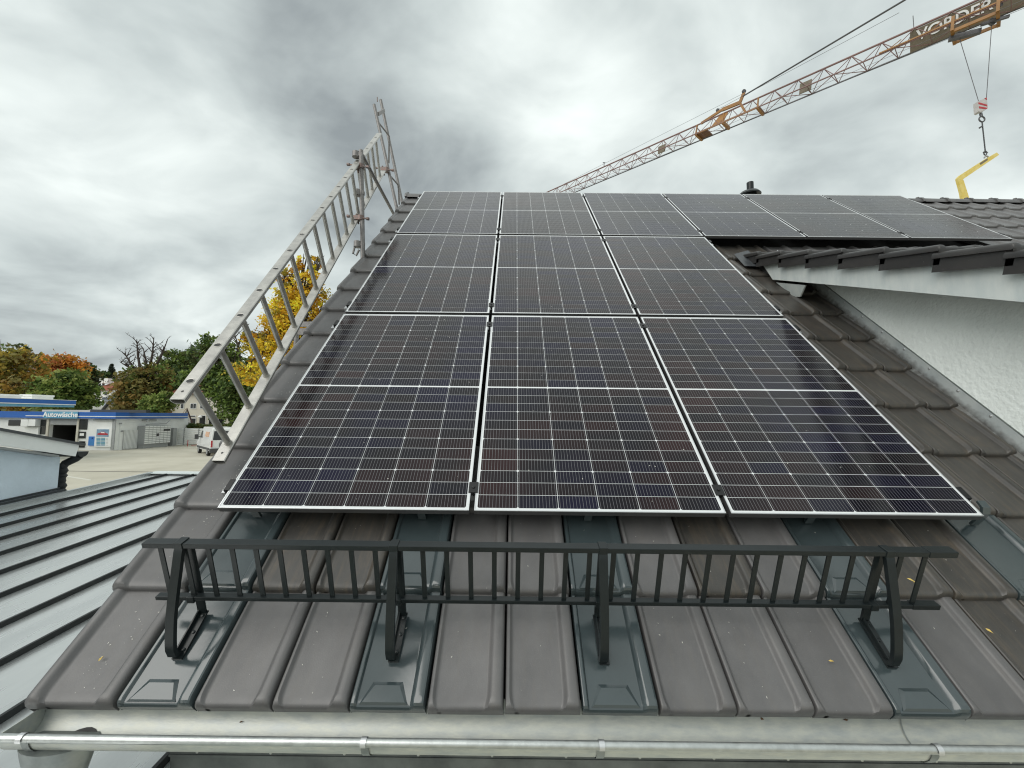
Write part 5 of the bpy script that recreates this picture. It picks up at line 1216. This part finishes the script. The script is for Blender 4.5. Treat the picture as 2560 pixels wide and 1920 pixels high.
# ------------------------------------------------------------------ white van
def van():
    rl, fl_ = ground_pt(518, 1139.5), ground_pt(498, 1129.5)
    d = (fl_-rl); d.z = 0; d.normalize(); d = Vector((math.sin(R(-47)), math.cos(R(-47)), 0)); s = Vector((d.y, -d.x, 0)); Wv, Lv, Hv = 1.98, 5.3, 2.42
    O = rl - d*.95 - s*.02; O.z = GZ
    T = thing('delivery_van', 'white high roofed delivery van seen from behind in the yard', 'van', O)
    def P(a, b_, c): return O + d*a + s*b_ + Vector((0, 0, c))
    prof = [(0, .42), (.02, 1.25), (.10, 2.25), (.22, Hv), (3.55, Hv), (4.15, 1.75), (4.35, 1.45), (5.15, 1.15), (5.3, .85), (5.3, .40)]
    q = MB(); n = len(prof)
    for b_, ins in ((0, 0), (Wv, 0)):
        for a, c in prof:
            k = max(0, c-1.2)*.11; q.v.append(P(a, b_ + (k if b_ == 0 else -k), c))
    q.f += [tuple(range(n)), tuple(range(2*n-1, n-1, -1))]+[(i, n+i, n+(i+1) % n, (i+1) % n) for i in range(n)]; q.mi += [0]*(n+2)
    obj('body', q, m_van, T, smooth=None, bevel=.05)
    q = MB(); q.prism([P(.045, .16, 1.36), P(.045, Wv-.16, 1.36), P(.095, Wv-.24, 2.12), P(.095, .24, 2.12)], d*-.03); w_ = obj('rear_window', q, m_glass, T, smooth=None)
    q = MB(); q.beam(P(-.01, Wv/2, 1.3), P(.06, Wv/2, 2.2), .03, .03); obj('door_gap', q, m_plastic, T, smooth=None)
    for b_ in (.03, Wv-.14):
        q = MB(); q.prism([P(.01, b_, .78), P(.01, b_+.12, .78), P(.035, b_+.12, 1.32), P(.035, b_, 1.32)], d*-.05); obj('tail_light', q, m_red, T, smooth=None)
    q = MB(); q.box(P(0, 0, 0)*0+Vector((-.001, -.001, -.001)), Vector((.001, .001, .001))); 
    q = MB(); q.prism([P(-.12, -.02, .32), P(-.12, Wv+.02, .32), P(-.12, Wv+.02, .66), P(-.12, -.02, .66)], d*.35); obj('rear_bumper', q, m_plastic, T, smooth=None)
    q = MB(); q.prism([P(-.025, .70, .92), P(-.025, 1.28, .92), P(-.025, 1.28, 1.04), P(-.025, .70, 1.04)], d*.03); obj('number_plate', q, m_letter, T, smooth=None)
    q = MB(); q.prism([P(-.035, .62, 1.06), P(-.035, 1.36, 1.06), P(-.035, 1.36, 1.12), P(-.035, .62, 1.12)], d*.05); obj('handle_bar', q, m_plastic, T, smooth=None)
    for a in (.95, 4.35):
        for b_ in (-.02, Wv-.20):
            c = P(a, b_, .34); q = MB(); ring = [(c + d*math.cos(t)*.34 + Vector((0, 0, math.sin(t)*.34))) for t in [k*math.pi/9 for k in range(18)]]
            q.prism(ring, s*.22); wh = obj('wheel', q, m_tyre, T, smooth=40)
            ring = [(c - s*.012 + d*math.cos(t)*.20 + Vector((0, 0, math.sin(t)*.20))) for t in [k*math.pi/8 for k in range(16)]]; q = MB(); q.prism(ring, s*.03); obj('rim', q, m_grey, wh, smooth=None)
    q = MB(); q.prism([P(3.35, .045, 1.45), P(4.12, .045, 1.45), P(3.85, .125, 2.05), P(3.4, .125, 2.05)], s*-.05); obj('side_window', q, m_glass, T, smooth=None)
    q = MB(); q.beam(P(4.05, -.02, 1.5), P(4.05, -.22, 1.5), .06, .06); q.prism([P(3.98, -.18, 1.30), P(3.98, -.40, 1.30), P(3.98, -.40, 1.72), P(3.98, -.18, 1.72)], d*.16); obj('wing_mirror', q, m_plastic, T, smooth=None)
    q = MB(); q.beam(P(.3, .0, .60), P(5.0, .0, .60), .05, .18); obj('side_strip', q, m_plastic, T, smooth=None)
    fr = mat('faded_orange_print', (.62, .34, .20), .5, col2=(.70, .52, .40), vscale=14); q = MB()
    for k in range(5):
        a0 = 1.0+.27*k; q.prism([P(a0, .008+.045, 1.60), P(a0+.2, .008+.045, 1.60), P(a0+.2, .09, 2.02), P(a0, .09, 2.02)], s*-.03)
    obj('faded_print', q, fr, T, smooth=None)
van()
# red and white barrier tape lying by the fence
q = MB(); c = ground_pt(478, 1116)
for k in range(5): q.beam(c+Vector((.5*k, .1*math.sin(k*2), .12+.1*math.sin(k))), c+Vector((.5*k+.42, .1*math.sin(k*2+1), .14)), .06, .05)
q.beam(c+Vector((-.4, 0, .0)), c+Vector((-.4, 0, .7)), .05, .05)
tag(obj('barrier_tape', q, m_red, None, smooth=None), 'crumpled red barrier tape at the foot of the slatted fence', 'tape')

# ------------------------------------------------------------------ pile of spare tiles behind the ridge at the right edge
c = at_y(2548, 497, rid.y+.25)
tp = thing('spare_tiles', 'spare dark tiles leaning on the ridge at the right edge', 'tile pile', c)
for k in range(5):
    M = Matrix.Translation(c+Vector((-.20+.11*k, .0, -.16+.012*k))) @ Matrix.Rotation(R(-32+3*k), 4, 'Y') @ Matrix.Rotation(R(25), 4, 'Z')
    inst('roof_tile', me_tile, tp, M)
